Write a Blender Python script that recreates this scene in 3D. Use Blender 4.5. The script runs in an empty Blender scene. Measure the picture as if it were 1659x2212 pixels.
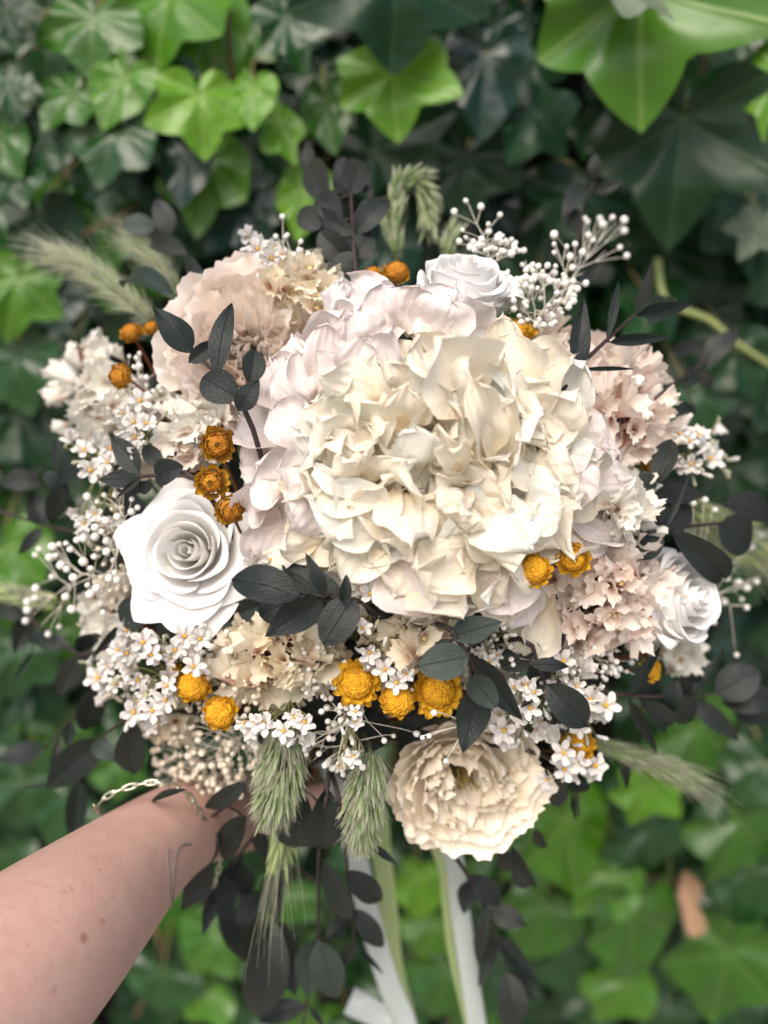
import bpy, bmesh, math, random
from mathutils import Vector, Matrix, noise, kdtree
from mathutils.bvhtree import BVHTree

sc = bpy.context.scene
R_ = math.radians
# ------------------------------------------------------------------ camera
T = 0.466                                    # tangent of half the horizontal field of view
PITCH = R_(18)
CAM = Vector((0.0, 0.0, 1.55))
RT = Vector((1, 0, 0)); UP = Vector((0, math.sin(PITCH), math.cos(PITCH))); FW = Vector((0, math.cos(PITCH), -math.sin(PITCH)))
cam_d = bpy.data.cameras.new('camera'); cam = bpy.data.objects.new('camera', cam_d)
sc.collection.objects.link(cam); sc.camera = cam
cam.location = CAM; cam.rotation_euler = (R_(90) - PITCH, 0, 0)
cam_d.sensor_fit = 'HORIZONTAL'; cam_d.sensor_width = 36; cam_d.lens = 18 / T
cam_d.clip_start = 0.02; cam_d.clip_end = 200
cam_d.dof.use_dof = True; cam_d.dof.focus_distance = 0.356; cam_d.dof.aperture_fstop = 4.6
# ------------------------------------------------------------------ sky and sun (soft light of an overcast day)
SUN_EL, SUN_AZ = R_(54), R_(200)            # azimuth clockwise from +Y: from behind and left of the camera
world = bpy.data.worlds.new('World'); sc.world = world; world.use_nodes = True
wn = world.node_tree.nodes; wl = world.node_tree.links
sky = wn.new('ShaderNodeTexSky'); sky.sky_type = 'NISHITA'; sky.sun_disc = False
sky.sun_elevation = SUN_EL; sky.sun_rotation = SUN_AZ; sky.air_density = 1.0; sky.dust_density = 6.0; sky.ozone_density = 1.0
wl.new(sky.outputs[0], wn['Background'].inputs['Color']); wn['Background'].inputs['Strength'].default_value = 0.15
sd = bpy.data.lights.new('sun', 'SUN'); sd.energy = 1.2; sd.angle = R_(48); sd.color = (1.0, 0.96, 0.905)
sun = bpy.data.objects.new('sun', sd); sc.collection.objects.link(sun)
sdir = Vector((math.sin(SUN_AZ) * math.cos(SUN_EL), math.cos(SUN_AZ) * math.cos(SUN_EL), math.sin(SUN_EL)))
sun.rotation_euler = sdir.to_track_quat('Z', 'Y').to_euler(); sun.location = (0, -1, 4)
sc.view_settings.view_transform = 'Standard'; sc.view_settings.look = 'None'
sc.view_settings.exposure = 0.48; sc.view_settings.gamma = 1.0; sc.view_settings.use_curve_mapping = False
try:
    sc.cycles.max_bounces = 8; sc.cycles.diffuse_bounces = 5; sc.cycles.transmission_bounces = 4; sc.cycles.glossy_bounces = 2
    sc.cycles.use_denoising = True
except Exception: pass

# ------------------------------------------------------------------ helpers
COL = sc.collection
def S(x, y, d):                              # the point d metres deep that the photograph shows at (x, y), photograph 1659 wide
    return CAM + (FW + RT * ((x - 829.5) / 829.5 * T) - UP * ((y - 1106) / 829.5 * T)) * d
def PX(d): return T / 829.5 * d              # metres per unit of photograph width at depth d
def W(x, y, yw):                             # same, on a vertical plane y = yw
    v = FW + RT * ((x - 829.5) / 829.5 * T) - UP * ((y - 1106) / 829.5 * T)
    return CAM + v * (yw / v.y)
def depth(p): return (p - CAM).dot(FW)
def tocam(p): return (CAM - p).normalized()
def dome(x, y, off=0.0):
    q = ((x - 840) / 740) ** 2 + ((y - 1130) / 780) ** 2
    return (0.475 - 0.115 * math.sqrt(1 - q) if q < 1 else 0.475 + 0.03 * min(q - 1, 1)) + off
def hyd(x, y, off=0.0):
    q = ((x - 930) / 400) ** 2 + ((y - 1010) / 410) ** 2
    return (0.385 - 0.055 * math.sqrt(1 - q) if q < 1 else 0.385 + 0.03 * min(q - 1, 1)) + off
BIND = S(700, 1630, 0.54); STEM_END = S(660, 1760, 0.66)
def Zc(k):                                   # origins of the enlarged views the flowers were measured in
    ox, oy = k
    return lambda x, y: (ox + x * 0.36, oy + y * 0.36)
Z1, Z2, Z3 = Zc((0, 464.5)), Zc((531, 464.5)), Zc((1062, 464.5))
Z4, Z5, Z6 = Zc((0, 929)), Zc((531, 929)), Zc((1062, 929))
Z7, Z8, Z9 = Zc((0, 1327)), Zc((531, 1327)), Zc((1062, 1327))
ZT2, ZT3 = Zc((531, 0)), Zc((1062, 0))

WM = {}
def put(o, M, parent=None):
    COL.objects.link(o)
    if parent is not None:
        o.parent = parent; o.matrix_parent_inverse = WM[parent].inverted()
    o.matrix_basis = M; WM[o] = M.copy()
    return o
def thing(name, label, cat, loc, group=None):
    o = bpy.data.objects.new(name, None); o.empty_display_size = 0.01
    put(o, Matrix.Translation(loc)); o['label'] = label; o['category'] = cat
    if group: o['group'] = group
    return o
def part(name, me, M, parent, mat=None, label=None, kind=None):
    o = bpy.data.objects.new(name, me); put(o, M, parent)
    if mat is not None:
        o.material_slots[0].link = 'OBJECT'; o.material_slots[0].material = mat
    if label: o['label'] = label
    if kind: o['kind'] = kind
    return o
I4 = Matrix.Identity(4)
def mesh(name, vs, fs, mat, attr=None, smooth=True):
    me = bpy.data.meshes.new(name); me.from_pydata([tuple(v) for v in vs], [], fs)
    if attr is not None:
        a = me.attributes.new('t', 'FLOAT', 'POINT'); a.data.foreach_set('value', attr)
    me.polygons.foreach_set('use_smooth', [smooth] * len(me.polygons))
    me.materials.append(mat); me.update()
    return me
class MB:                                    # gathers tubes and patches into one mesh
    def __init__(s): s.v = []; s.f = []; s.a = []
    def add(s, vs, fs, a=None):
        n = len(s.v); s.v += [Vector(v) for v in vs]; s.f += [tuple(i + n for i in f) for f in fs]
        s.a += list(a) if a is not None else [0.0] * len(vs)
    def tube(s, pts, r0, r1=None, sides=5, cap=True):
        r1 = r0 if r1 is None else r1; n = len(pts); vs = []; fs = []
        pts = [Vector(p) for p in pts]
        ref = Vector((0.31, 0.52, 0.79))
        for i, p in enumerate(pts):
            d = (pts[min(i + 1, n - 1)] - pts[max(i - 1, 0)])
            d = d.normalized() if d.length > 1e-9 else Vector((0, 0, 1))
            x = d.cross(ref)
            if x.length < 0.05: x = d.cross(Vector((1, 0, 0)))
            x.normalize(); y = d.cross(x); r = r0 + (r1 - r0) * i / max(n - 1, 1)
            for k in range(sides):
                a = 2 * math.pi * k / sides; vs.append(p + (x * math.cos(a) + y * math.sin(a)) * r)
        for i in range(n - 1):
            for k in range(sides):
                k2 = (k + 1) % sides; fs.append((i * sides + k, i * sides + k2, (i + 1) * sides + k2, (i + 1) * sides + k))
        if cap:
            fs.append(tuple(range(sides))[::-1]); fs.append(tuple((n - 1) * sides + k for k in range(sides)))
        s.add(vs, fs, [i / max(n - 1, 1) for i in range(n) for k in range(sides)])
    def build(s, name, mat, parent, M=I4, kind=None, label=None, smooth=True):
        return part(name, mesh(name, s.v, s.f, mat, s.a, smooth), M, parent, None, label, kind)
def bez(p0, p1, p2, p3, n):
    out = []
    for i in range(n):
        t = i / (n - 1); u = 1 - t
        out.append(p0 * (u * u * u) + p1 * (3 * u * u * t) + p2 * (3 * u * t * t) + p3 * (t * t * t))
    return out
def smooth_path(pts, n=6):                   # Catmull-Rom through the points
    pts = [Vector(p) for p in pts]
    if len(pts) < 3: return [pts[0].lerp(pts[-1], i / n) for i in range(n + 1)]
    out = []; P = [pts[0] * 2 - pts[1]] + pts + [pts[-1] * 2 - pts[-2]]
    for i in range(1, len(P) - 2):
        a, b, c, d = P[i - 1:i + 3]
        for k in range(n):
            t = k / n
            out.append(0.5 * ((2 * b) + (c - a) * t + (2 * a - 5 * b + 4 * c - d) * t * t + (3 * b - a - 3 * c + d) * t ** 3))
    out.append(pts[-1]); return out
def frame(base, tip, nrm, w, zs=None):
    Y = tip - base; L = max(Y.length, 1e-6); Y = Y / L
    Z = nrm - Y * nrm.dot(Y)
    if Z.length < 1e-4: Z = Y.orthogonal()
    Z.normalize(); X = Y.cross(Z); zs = (w + L) / 2 if zs is None else zs
    M = Matrix.Identity(4)
    for r in range(3):
        M[r][0] = X[r] * w; M[r][1] = Y[r] * L; M[r][2] = Z[r] * zs; M[r][3] = base[r]
    return M
def axisframe(pos, axis, scale, spin=0.0):   # local +Z along axis
    q = axis.to_track_quat('Z', 'Y').to_matrix().to_4x4()
    return Matrix.Translation(pos) @ q @ Matrix.Rotation(spin, 4, 'Z') @ Matrix.Scale(scale, 4)
def rv(r, s=1.0): return Vector((r.uniform(-1, 1), r.uniform(-1, 1), r.uniform(-1, 1))) * s
def ns(x, y, z): return noise.noise(Vector((x, y, z)))

# ------------------------------------------------------------------ materials
class NT:
    def __init__(s, name):
        s.m = bpy.data.materials.new(name); s.m.use_nodes = True; s.t = s.m.node_tree; s.n = s.t.nodes; s.n.clear()
        s.out = s.n.new('ShaderNodeOutputMaterial')
    def new(s, t, ins=None, **kw):
        nd = s.n.new('ShaderNode' + t)
        for k, v in kw.items(): setattr(nd, k, v)
        for k, v in (ins or {}).items(): s.set(nd.inputs[k], v)
        return nd
    def set(s, sock, v):
        if isinstance(v, bpy.types.NodeSocket): s.t.links.new(v, sock)
        else: sock.default_value = v
    def math(s, op, a, b=None, clamp=False):
        nd = s.n.new('ShaderNodeMath'); nd.operation = op; nd.use_clamp = clamp; s.set(nd.inputs[0], a)
        if b is not None: s.set(nd.inputs[1], b)
        return nd.outputs[0]
    def mix(s, f, a, b):
        nd = s.n.new('ShaderNodeMix'); nd.data_type = 'RGBA'
        s.set(nd.inputs[0], f); s.set(nd.inputs[6], a); s.set(nd.inputs[7], b); return nd.outputs[2]
    def ramp(s, f, stops):
        nd = s.n.new('ShaderNodeValToRGB'); s.set(nd.inputs[0], f); e = nd.color_ramp.elements
        while len(e) < len(stops): e.new(0.5)
        for el, (p, c) in zip(e, stops): el.position = p; el.color = c if len(c) == 4 else (*c, 1)
        return nd.outputs[0]
    def rnd(s): return s.new('ObjectInfo').outputs['Random']
    def attr(s, n='t'): return s.new('Attribute', attribute_name=n).outputs['Fac']
    def obj(s): return s.new('TexCoord').outputs['Object']
    def noise(s, vec, scale, detail=3.0, rough=0.55):
        return s.new('TexNoise', {'Vector': vec, 'Scale': scale, 'Detail': detail, 'Roughness': rough}).outputs['Fac']
    def finish(s, col, rough=0.6, spec=0.4, transl=0.0, tcol=None, height=None, hs=0.3, hd=0.001, sss=0.0, sheen=0.0, coat=0.0, metal=0.0):
        p = s.new('BsdfPrincipled', {'Base Color': col, 'Roughness': rough, 'Specular IOR Level': spec, 'Metallic': metal})
        if sheen: p.inputs['Sheen Weight'].default_value = sheen
        if coat: p.inputs['Coat Weight'].default_value = coat; p.inputs['Coat Roughness'].default_value = 0.25
        if sss:
            p.inputs['Subsurface Weight'].default_value = sss; p.inputs['Subsurface Radius'].default_value = (1.0, 0.35, 0.2)
            p.inputs['Subsurface Scale'].default_value = 0.004
        if height is not None:
            b = s.new('Bump', {'Height': height, 'Strength': hs, 'Distance': hd}); s.set(p.inputs['Normal'], b.outputs[0])
        sh = p.outputs[0]
        if transl:
            tr = s.new('BsdfTranslucent', {'Color': tcol if tcol is not None else col})
            mx = s.new('MixShader', {'Fac': transl}); s.set(mx.inputs[1], sh); s.set(mx.inputs[2], tr.outputs[0]); sh = mx.outputs[0]
        s.t.links.new(sh, s.out.inputs['Surface']); return s.m
def C(*c): return (*c, 1)

def hydrangea_mat(name, a, b, base):
    m = NT(name); o = m.obj(); t = m.attr()
    col = m.mix(m.rnd(), C(*a), C(*b)); col = m.mix(m.ramp(t, [(0.0, (1, 1, 1)), (0.55, (0, 0, 0))]), col, C(*base))
    vor = m.new('TexVoronoi', {'Vector': o, 'Scale': 10.0}, feature='DISTANCE_TO_EDGE').outputs['Distance']
    vor2 = m.new('TexVoronoi', {'Vector': o, 'Scale': 4.5}, feature='DISTANCE_TO_EDGE').outputs['Distance']
    ve = m.math('MAXIMUM', m.ramp(vor, [(0.0, (.55, .55, .55)), (0.05, (0, 0, 0))]), m.ramp(vor2, [(0.0, (1, 1, 1)), (0.02, (0, 0, 0))]))
    col = m.mix(m.math('MULTIPLY', ve, 0.75), col, C(0.96, 0.95, 0.92))
    wr = m.noise(m.new('Mapping', {'Vector': o, 'Scale': (22.0, 4.0, 6.0)}).outputs[0], 1.0, 5.0, 0.65); h = m.math('ADD', m.math('MULTIPLY', ve, 0.35), m.math('MULTIPLY', wr, 1.6))
    return m.finish(col, 0.6, 0.2, 0.26, col, h, 0.5, 0.0010, sheen=0.1)
M_HC = hydrangea_mat('hydrangea_cream', (0.89, 0.815, 0.655), (0.89, 0.84, 0.73), (0.91, 0.765, 0.51))
M_HW = hydrangea_mat('hydrangea_pale', (0.82, 0.73, 0.69), (0.82, 0.76, 0.75), (0.83, 0.69, 0.60))
M_HB = hydrangea_mat('hydrangea_cool', (0.86, 0.86, 0.77), (0.87, 0.87, 0.81), (0.89, 0.82, 0.65))
def dried_mat(name, a, b, base):
    m = NT(name); o = m.obj(); t = m.attr()
    col = m.mix(m.rnd(), C(*a), C(*b)); col = m.mix(m.ramp(t, [(0.1, (1, 1, 1)), (0.6, (0, 0, 0))]), col, C(*base))
    mp = m.new('Mapping', {'Vector': o, 'Scale': (16.0, 16.0, 4.0)}).outputs[0]
    wr = m.noise(mp, 2.4, 6.0, 0.7); h = wr
    col = m.mix(m.ramp(m.noise(o, 5.0, 4.0), [(0.5, (0, 0, 0)), (0.75, (.3, .3, .3))]), col, C(*base))
    return m.finish(col, 0.55, 0.35, 0.12, col, h, 0.4, 0.0012, sheen=0.2)
M_PC = dried_mat('peony_cream', (0.97, 0.91, 0.78), (0.97, 0.88, 0.73), (0.97, 0.78, 0.58))
M_PB = dried_mat('peony_blush', (0.98, 0.91, 0.83), (0.98, 0.87, 0.78), (0.97, 0.74, 0.61))
def rose_mat():
    m = NT('rose_white'); o = m.obj(); t = m.attr()
    col = m.mix(m.ramp(t, [(0.0, (1, 1, 1)), (0.8, (0, 0, 0))]), C(0.91, 0.90, 0.88), C(0.93, 0.89, 0.82))
    return m.finish(col, 0.5, 0.3, 0.10, col, m.noise(m.new('Mapping', {'Vector': o, 'Scale': (18.0, 18.0, 4.0)}).outputs[0], 1.2, 4.0), 0.16, 0.001, sheen=0.2)
M_RO = rose_mat()
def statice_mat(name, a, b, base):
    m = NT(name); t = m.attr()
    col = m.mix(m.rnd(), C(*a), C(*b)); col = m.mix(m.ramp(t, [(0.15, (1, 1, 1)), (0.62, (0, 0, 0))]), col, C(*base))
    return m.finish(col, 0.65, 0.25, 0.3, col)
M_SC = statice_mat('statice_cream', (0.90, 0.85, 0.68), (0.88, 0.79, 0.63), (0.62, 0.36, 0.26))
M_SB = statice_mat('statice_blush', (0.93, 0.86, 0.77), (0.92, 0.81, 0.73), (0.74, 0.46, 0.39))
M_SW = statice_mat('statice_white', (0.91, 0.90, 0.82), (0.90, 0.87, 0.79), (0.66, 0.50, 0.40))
def plain(name, a, b=None, rough=0.6, spec=0.3, transl=0.0, sc_=60.0, bump=0.0):
    m = NT(name); o = m.obj()
    col = m.mix(m.math('ADD', m.math('MULTIPLY', m.rnd(), 0.5), m.math('MULTIPLY', m.noise(o, sc_), 0.5)), C(*a), C(*(b or a)))
    return m.finish(col, rough, spec, transl, col, m.noise(o, sc_) if bump else None, bump, 0.001)
M_STAR = plain('star_white', (0.84, 0.82, 0.79), (0.78, 0.76, 0.73), 0.55, 0.3, 0.25, 3)
M_EYE = plain('star_yellow', (0.78, 0.42, 0.03), (0.60, 0.33, 0.05), 0.6, 0.3, 0, 3)
M_CALYX = plain('calyx_green', (0.36, 0.36, 0.22), (0.55, 0.53, 0.40), 0.7, 0.2, 0.1, 3)
M_GYP = plain('gypsophila_white', (0.93, 0.92, 0.88), (0.90, 0.87, 0.80), 0.6, 0.3, 0.15, 4, 0.3)
M_GYB = plain('gypsophila_beige', (0.86, 0.79, 0.65), (0.80, 0.71, 0.56), 0.6, 0.3, 0.1, 4, 0.3)
M_GSTEM = plain('gypsophila_stem', (0.72, 0.69, 0.60), (0.60, 0.55, 0.44), 0.7, 0.2)
M_STEM = plain('green_stem', (0.14, 0.16, 0.06), (0.20, 0.19, 0.09), 0.7, 0.2)
M_RSTEM = plain('russet_stem', (0.22, 0.08, 0.04), (0.16, 0.07, 0.04), 0.7, 0.2)
M_DSTEM = plain('dark_stem', (0.030, 0.022, 0.022), (0.055, 0.038, 0.035), 0.6, 0.3)
def straw_mat(name, tipc, midc, basec):
    m = NT(name); o = m.obj(); t = m.attr()
    col = m.ramp(t, [(0.0, basec), (0.40, midc), (0.72, midc), (0.97, tipc)])
    col = m.mix(m.math('MULTIPLY', m.rnd(), 0.5), col, C(*basec))
    return m.finish(col, 0.42, 0.45, 0.15, col, m.noise(o, 7.0, 4.0), 0.5, 0.001)
M_BR = straw_mat('bract_gold', (0.30, 0.14, 0.02), (0.84, 0.52, 0.03), (0.64, 0.32, 0.015))
M_BR2 = straw_mat('bract_bronze', (0.11, 0.045, 0.018), (0.74, 0.44, 0.03), (0.50, 0.22, 0.015))
def disc_mat(name, a, b):
    m = NT(name); o = m.obj()
    v = m.new('TexVoronoi', {'Vector': o, 'Scale': 7.0}).outputs['Distance']
    col = m.mix(m.ramp(v, [(0.15, (0, 0, 0)), (0.65, (1, 1, 1))]), C(*a), C(*b))
    col = m.mix(m.ramp(m.noise(o, 1.6, 5.0), [(.42, (0, 0, 0)), (.7, (.75, .75, .75))]), col, C(b[0] * .62, b[1] * .55, .012))
    return m.finish(col, 0.65, 0.25, 0, None, m.math('SUBTRACT', 1.0, v), .6, 0.001)
M_DISC = disc_mat('disc_gold', (0.86, 0.50, 0.02), (0.62, 0.28, 0.01))
M_DISC2 = disc_mat('disc_bronze', (0.66, 0.31, 0.02), (0.42, 0.15, 0.012))
def dark_leaf_mat(name, a, b):
    m = NT(name); o = m.obj(); sx = m.new('SeparateXYZ', {0: o}); ax = m.math('ABSOLUTE', sx.outputs[0])
    mid = m.ramp(ax, [(0.0, (1, 1, 1)), (0.035, (0, 0, 0))])
    fr = m.math('FRACT', m.math('MULTIPLY', m.math('SUBTRACT', sx.outputs[1], m.math('MULTIPLY', ax, 0.7)), 7.0))
    sec = m.math('MULTIPLY', m.ramp(m.math('ABSOLUTE', m.math('SUBTRACT', fr, 0.5)), [(0.0, (1, 1, 1)), (0.08, (0, 0, 0))]), 0.22)
    ve = m.math('MAXIMUM', mid, sec)
    col = m.mix(m.rnd(), C(*a), C(*b)); col = m.mix(m.math('MULTIPLY', m.noise(o, 6.0, 4.0), 0.5), col, C(a[0] * .6, a[1] * .6, a[2] * .6))
    col = m.mix(m.math('MULTIPLY', ve, 0.5), col, C(0.004, 0.005, 0.005))
    h = m.math('SUBTRACT', m.noise(o, 18.0, 4.0), m.math('MULTIPLY', ve, 0.5))
    return m.finish(col, 0.40, 0.32, 0.04, col, h, 0.5, 0.001)
M_DL = dark_leaf_mat('leaf_charcoal', (0.014, 0.021, 0.018), (0.023, 0.030, 0.026))
M_DLG = dark_leaf_mat('leaf_slate_green', (0.036, 0.054, 0.043), (0.031, 0.046, 0.038))
M_DLP = dark_leaf_mat('leaf_brown_grey', (0.021, 0.026, 0.023), (0.032, 0.034, 0.029))
def grass_mat():
    m = NT('grass_sage'); t = m.attr(); col = m.mix(m.rnd(), C(.12, .20, .065), C(.21, .30, .11))
    col = m.mix(m.ramp(t, [(.45, (0, 0, 0)), (1.0, (1, 1, 1))]), col, C(.54, .54, .40)); return m.finish(col, .6, .25, .15, col)
M_GR = grass_mat()
M_GRP = plain('grass_pale', (0.34, 0.46, 0.15), (0.50, 0.58, 0.28), 0.6, 0.25, 0.3, 3)
M_AWN = plain('grass_awn', (0.46, 0.50, 0.33), (0.60, 0.60, 0.46), 0.6, 0.25, 0.2, 3)
M_STAMEN = plain('stamen', (0.30, 0.22, 0.06), (0.18, 0.12, 0.04), 0.7, 0.2)

VEIN_DIRS = [0, 58, -58, 118, -118]
def ivy_mat(name, a, b, vein, rough, transl, spec=0.5):
    m = NT(name); o = m.obj(); s_ = m.new('SeparateXYZ', {0: o}); x, y = s_.outputs[0], s_.outputs[1]
    ve = None
    for dg in VEIN_DIRS:
        dx, dy = math.sin(R_(dg)), math.cos(R_(dg))
        cr = m.math('ABSOLUTE', m.math('SUBTRACT', m.math('MULTIPLY', x, dy), m.math('MULTIPLY', y, dx)))
        dt = m.math('ADD', m.math('MULTIPLY', x, dx), m.math('MULTIPLY', y, dy))
        k = m.math('MULTIPLY', m.ramp(cr, [(0.004, (1, 1, 1)), (0.026, (0, 0, 0))]), m.math('GREATER_THAN', dt, 0.0))
        ve = k if ve is None else m.math('MAXIMUM', ve, k)
    vor = m.new('TexVoronoi', {'Vector': o, 'Scale': 6.0}, feature='DISTANCE_TO_EDGE').outputs['Distance']
    sec = m.math('MULTIPLY', m.ramp(vor, [(0.0, (1, 1, 1)), (0.035, (0, 0, 0))]), 0.15)
    ve = m.math('MAXIMUM', ve, sec)
    col = m.mix(m.rnd(), C(*a), C(*b))
    col = m.mix(m.ramp(m.noise(o, 2.6, 3.0), [(0.35, (0, 0, 0)), (0.75, (.6, .6, .6))]), col, C(a[0] * .55, a[1] * .62, a[2] * .6))
    col = m.mix(m.math('MULTIPLY', ve, 0.55), col, C(*vein))
    h = m.math('ADD', m.noise(o, 3.5, 1.0), m.math('MULTIPLY', ve, 0.25))
    return m.finish(col, rough, spec, transl, m.mix(0.5, col, C(min(a[0] * 1.5, .6), min(a[1] * 1.6, .7), a[2])), h, 0.28, 0.006)
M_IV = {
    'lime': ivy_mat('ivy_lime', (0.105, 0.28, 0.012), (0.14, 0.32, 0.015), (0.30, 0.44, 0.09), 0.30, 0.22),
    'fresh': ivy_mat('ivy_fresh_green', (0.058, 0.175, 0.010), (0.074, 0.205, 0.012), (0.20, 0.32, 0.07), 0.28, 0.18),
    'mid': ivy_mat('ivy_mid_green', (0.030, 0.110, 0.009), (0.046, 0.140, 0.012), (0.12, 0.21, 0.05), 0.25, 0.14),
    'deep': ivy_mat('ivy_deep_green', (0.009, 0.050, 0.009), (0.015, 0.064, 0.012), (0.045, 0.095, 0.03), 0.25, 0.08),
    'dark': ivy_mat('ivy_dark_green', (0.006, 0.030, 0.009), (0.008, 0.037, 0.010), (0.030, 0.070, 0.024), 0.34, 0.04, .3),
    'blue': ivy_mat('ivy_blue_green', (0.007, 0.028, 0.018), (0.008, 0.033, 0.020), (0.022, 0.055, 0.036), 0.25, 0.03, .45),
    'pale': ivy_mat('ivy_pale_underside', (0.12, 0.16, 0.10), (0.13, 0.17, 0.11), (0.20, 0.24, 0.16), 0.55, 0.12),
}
M_IVSTEM = plain('ivy_stem', (0.13, 0.085, 0.045), (0.08, 0.055, 0.03), 0.8, 0.2)
M_IVPET = plain('ivy_petiole', (0.18, 0.20, 0.06), (0.22, 0.16, 0.07), 0.7, 0.3)
M_BROWN = plain('dead_leaf_brown', (0.50, 0.34, 0.22), (0.38, 0.24, 0.15), 0.75, 0.2, 0.15, 3, 0.4)

# ------------------------------------------------------------------ unseen ground: pale sheet added to bounce fill light up from below
def ground_mat():
    m = NT('bounce_gravel'); o = m.obj(); v = m.new('TexVoronoi', {'Vector': o, 'Scale': 60.0})
    col = m.mix(m.noise(o, 3.0), C(.34, .31, .27), C(.44, .41, .36)); col = m.mix(m.math('MULTIPLY', v.outputs['Distance'], .6), col, C(.2, .18, .15))
    return m.finish(col, .9, .2, 0, None, v.outputs['Distance'], .6, .01)
gm = mesh('ground', [(-60, -60, 0), (60, -60, 0), (60, 60, 0), (-60, 60, 0)], [(0, 1, 2, 3)], ground_mat(), None, False)
go = bpy.data.objects.new('ground', gm); put(go, Matrix.Translation((0, 0, 0))); go['kind'] = 'structure'
# ------------------------------------------------------------------ the ivy-covered wall
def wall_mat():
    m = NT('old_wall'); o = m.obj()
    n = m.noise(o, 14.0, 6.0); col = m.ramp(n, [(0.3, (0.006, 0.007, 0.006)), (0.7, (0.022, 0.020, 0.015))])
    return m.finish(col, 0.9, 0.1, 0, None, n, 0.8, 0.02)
bm = bmesh.new()
bmesh.ops.create_grid(bm, x_segments=60, y_segments=60, size=0.9)
for v in bm.verts: v.co.z = 0.012 * noise.noise(v.co * 9)
WALL_Y = 0.72
wme = bpy.data.meshes.new('wall'); bmesh.ops.recalc_face_normals(bm, faces=bm.faces)
ret = bmesh.ops.extrude_face_region(bm, geom=bm.faces[:])
for e in ret['geom']:
    if isinstance(e, bmesh.types.BMVert): e.co.z -= 0.12
bm.to_mesh(wme); bm.free(); wme.materials.append(wall_mat())
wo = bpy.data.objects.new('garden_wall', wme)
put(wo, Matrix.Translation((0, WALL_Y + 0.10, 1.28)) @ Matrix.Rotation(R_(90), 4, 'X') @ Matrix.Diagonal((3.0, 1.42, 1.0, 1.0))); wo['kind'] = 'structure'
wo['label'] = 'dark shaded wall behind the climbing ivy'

def ivy_leaf_mesh(seed, lobed, mat):
    r = random.Random(seed); NA, NR = 72, 9
    key = [(0, 1.0), (30, 0.74 - 0.20 * lobed), (58, 0.86 - 0.06 * lobed), (88, 0.66 - 0.18 * lobed), (118, 0.62), (150, 0.44), (172, 0.30), (180, 0.06)]
    kr = [(a + (r.uniform(-4, 4) if 0 < a < 180 else 0), q * r.uniform(0.84, 1.14) if 0 < a < 180 else q) for a, q in key]
    kl = [(a + (r.uniform(-4, 4) if 0 < a < 180 else 0), q * r.uniform(0.84, 1.14) if 0 < a < 180 else q) for a, q in key]
    def rad(deg):
        ks = kr if deg >= 0 else kl; d = abs(deg)
        for i in range(len(ks) - 1):
            if ks[i][0] <= d <= ks[i + 1][0] + 1e-6:
                f = (d - ks[i][0]) / max(ks[i + 1][0] - ks[i][0], 1e-6)
                peak0 = i in (0, 2, 4)                # pointed at lobe tips, round in the sinuses
                f = f ** 0.9 if peak0 else 1 - (1 - f) ** 0.9
                if i >= 4: f = (d - ks[i][0]) / max(ks[i + 1][0] - ks[i][0], 1e-6)
                return ks[i][1] + (ks[i + 1][1] - ks[i][1]) * f
        return ks[-1][1]
    vs = [(0, 0, 0)]; fs = []; ph = r.uniform(0, 6); droop = r.uniform(0.08, 0.32); cup = r.uniform(-0.05, 0.16); roll = r.uniform(0, .14)
    for j in range(1, NR + 1):
        q = j / NR
        for k in range(NA):
            dg = -180 + 360 * k / NA; a = R_(dg); rr = rad(dg) * q
            x, y = rr * math.sin(a), rr * math.cos(a)
            dv = min(abs(((dg - v + 180) % 360) - 180) for v in VEIN_DIRS)
            z = 0.13 * rr * (1 - math.cos(math.pi * min(dv, 30) / 30)) / 2 + 0.02 * rr * min(dv, 30) / 30 - droop * max(y, 0) ** 2 * 0.6 - roll * x * x + cup * rr * rr
            z += 0.035 * q * q * math.sin(a * 5 + ph) + 0.09 * ns(x * 1.8, y * 1.8, seed * 3.1) + 0.014 * ns(x * 4, y * 4, seed * 1.3)
            vs.append((x, y, z))
    for k in range(NA):
        k2 = (k + 1) % NA; fs.append((0, 1 + k2, 1 + k))
        for j in range(NR - 1):
            a, b = 1 + j * NA, 1 + (j + 1) * NA
            fs.append((a + k, a + k2, b + k2, b + k))
    return mesh('ivy_leaf', vs, [f[::-1] for f in fs], mat)
IVY = {}
def ivy_mesh(tint, variant):
    k = (tint, variant)
    if k not in IVY: IVY[k] = ivy_leaf_mesh(11 + variant, [0.1, 0.62, 0.4, 0.25, 0.75, 0.5][variant], M_IV[tint])
    return IVY[k]
ivy = thing('ivy_plant', 'glossy green climbing ivy covering the wall behind the bouquet', 'ivy', Vector((0, WALL_Y + 0.05, 0.40)))
ri = random.Random(5)
def ivy_leaf(jx, jy, tx, ty, width, tint, var=None, off=0.0, tilt=(0, 0, 0), pr=True):
    yw = WALL_Y - off
    b = W(jx, jy, yw); t = W(tx, ty, yw - 0.012)
    n = Vector((0, -1, 0.45)) + Vector(tilt) + rv(ri, 0.30)
    dd = depth(b); wm = width * PX(dd) / 1.5
    o = part('leaf', ivy_mesh(tint, ri.randrange(6) if var is None else var), frame(b, t, n, wm), ivy)
    if pr:
        d = (b - t).normalized()
        e = b + d * 0.02 + Vector((ri.uniform(-.02, .02), 0.03, 0.02)); e2 = Vector((e.x + ri.uniform(-.02, .02), WALL_Y + 0.08, e.z + ri.uniform(-0.01, .03)))
        pm = MB(); pm.tube(bez(b, b + d * 0.012 + Vector((0, .004, 0)), e, e2, 6), 0.0011, 0.0014, 5); pm.build('petiole', M_IVPET, o)
    return o
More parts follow.
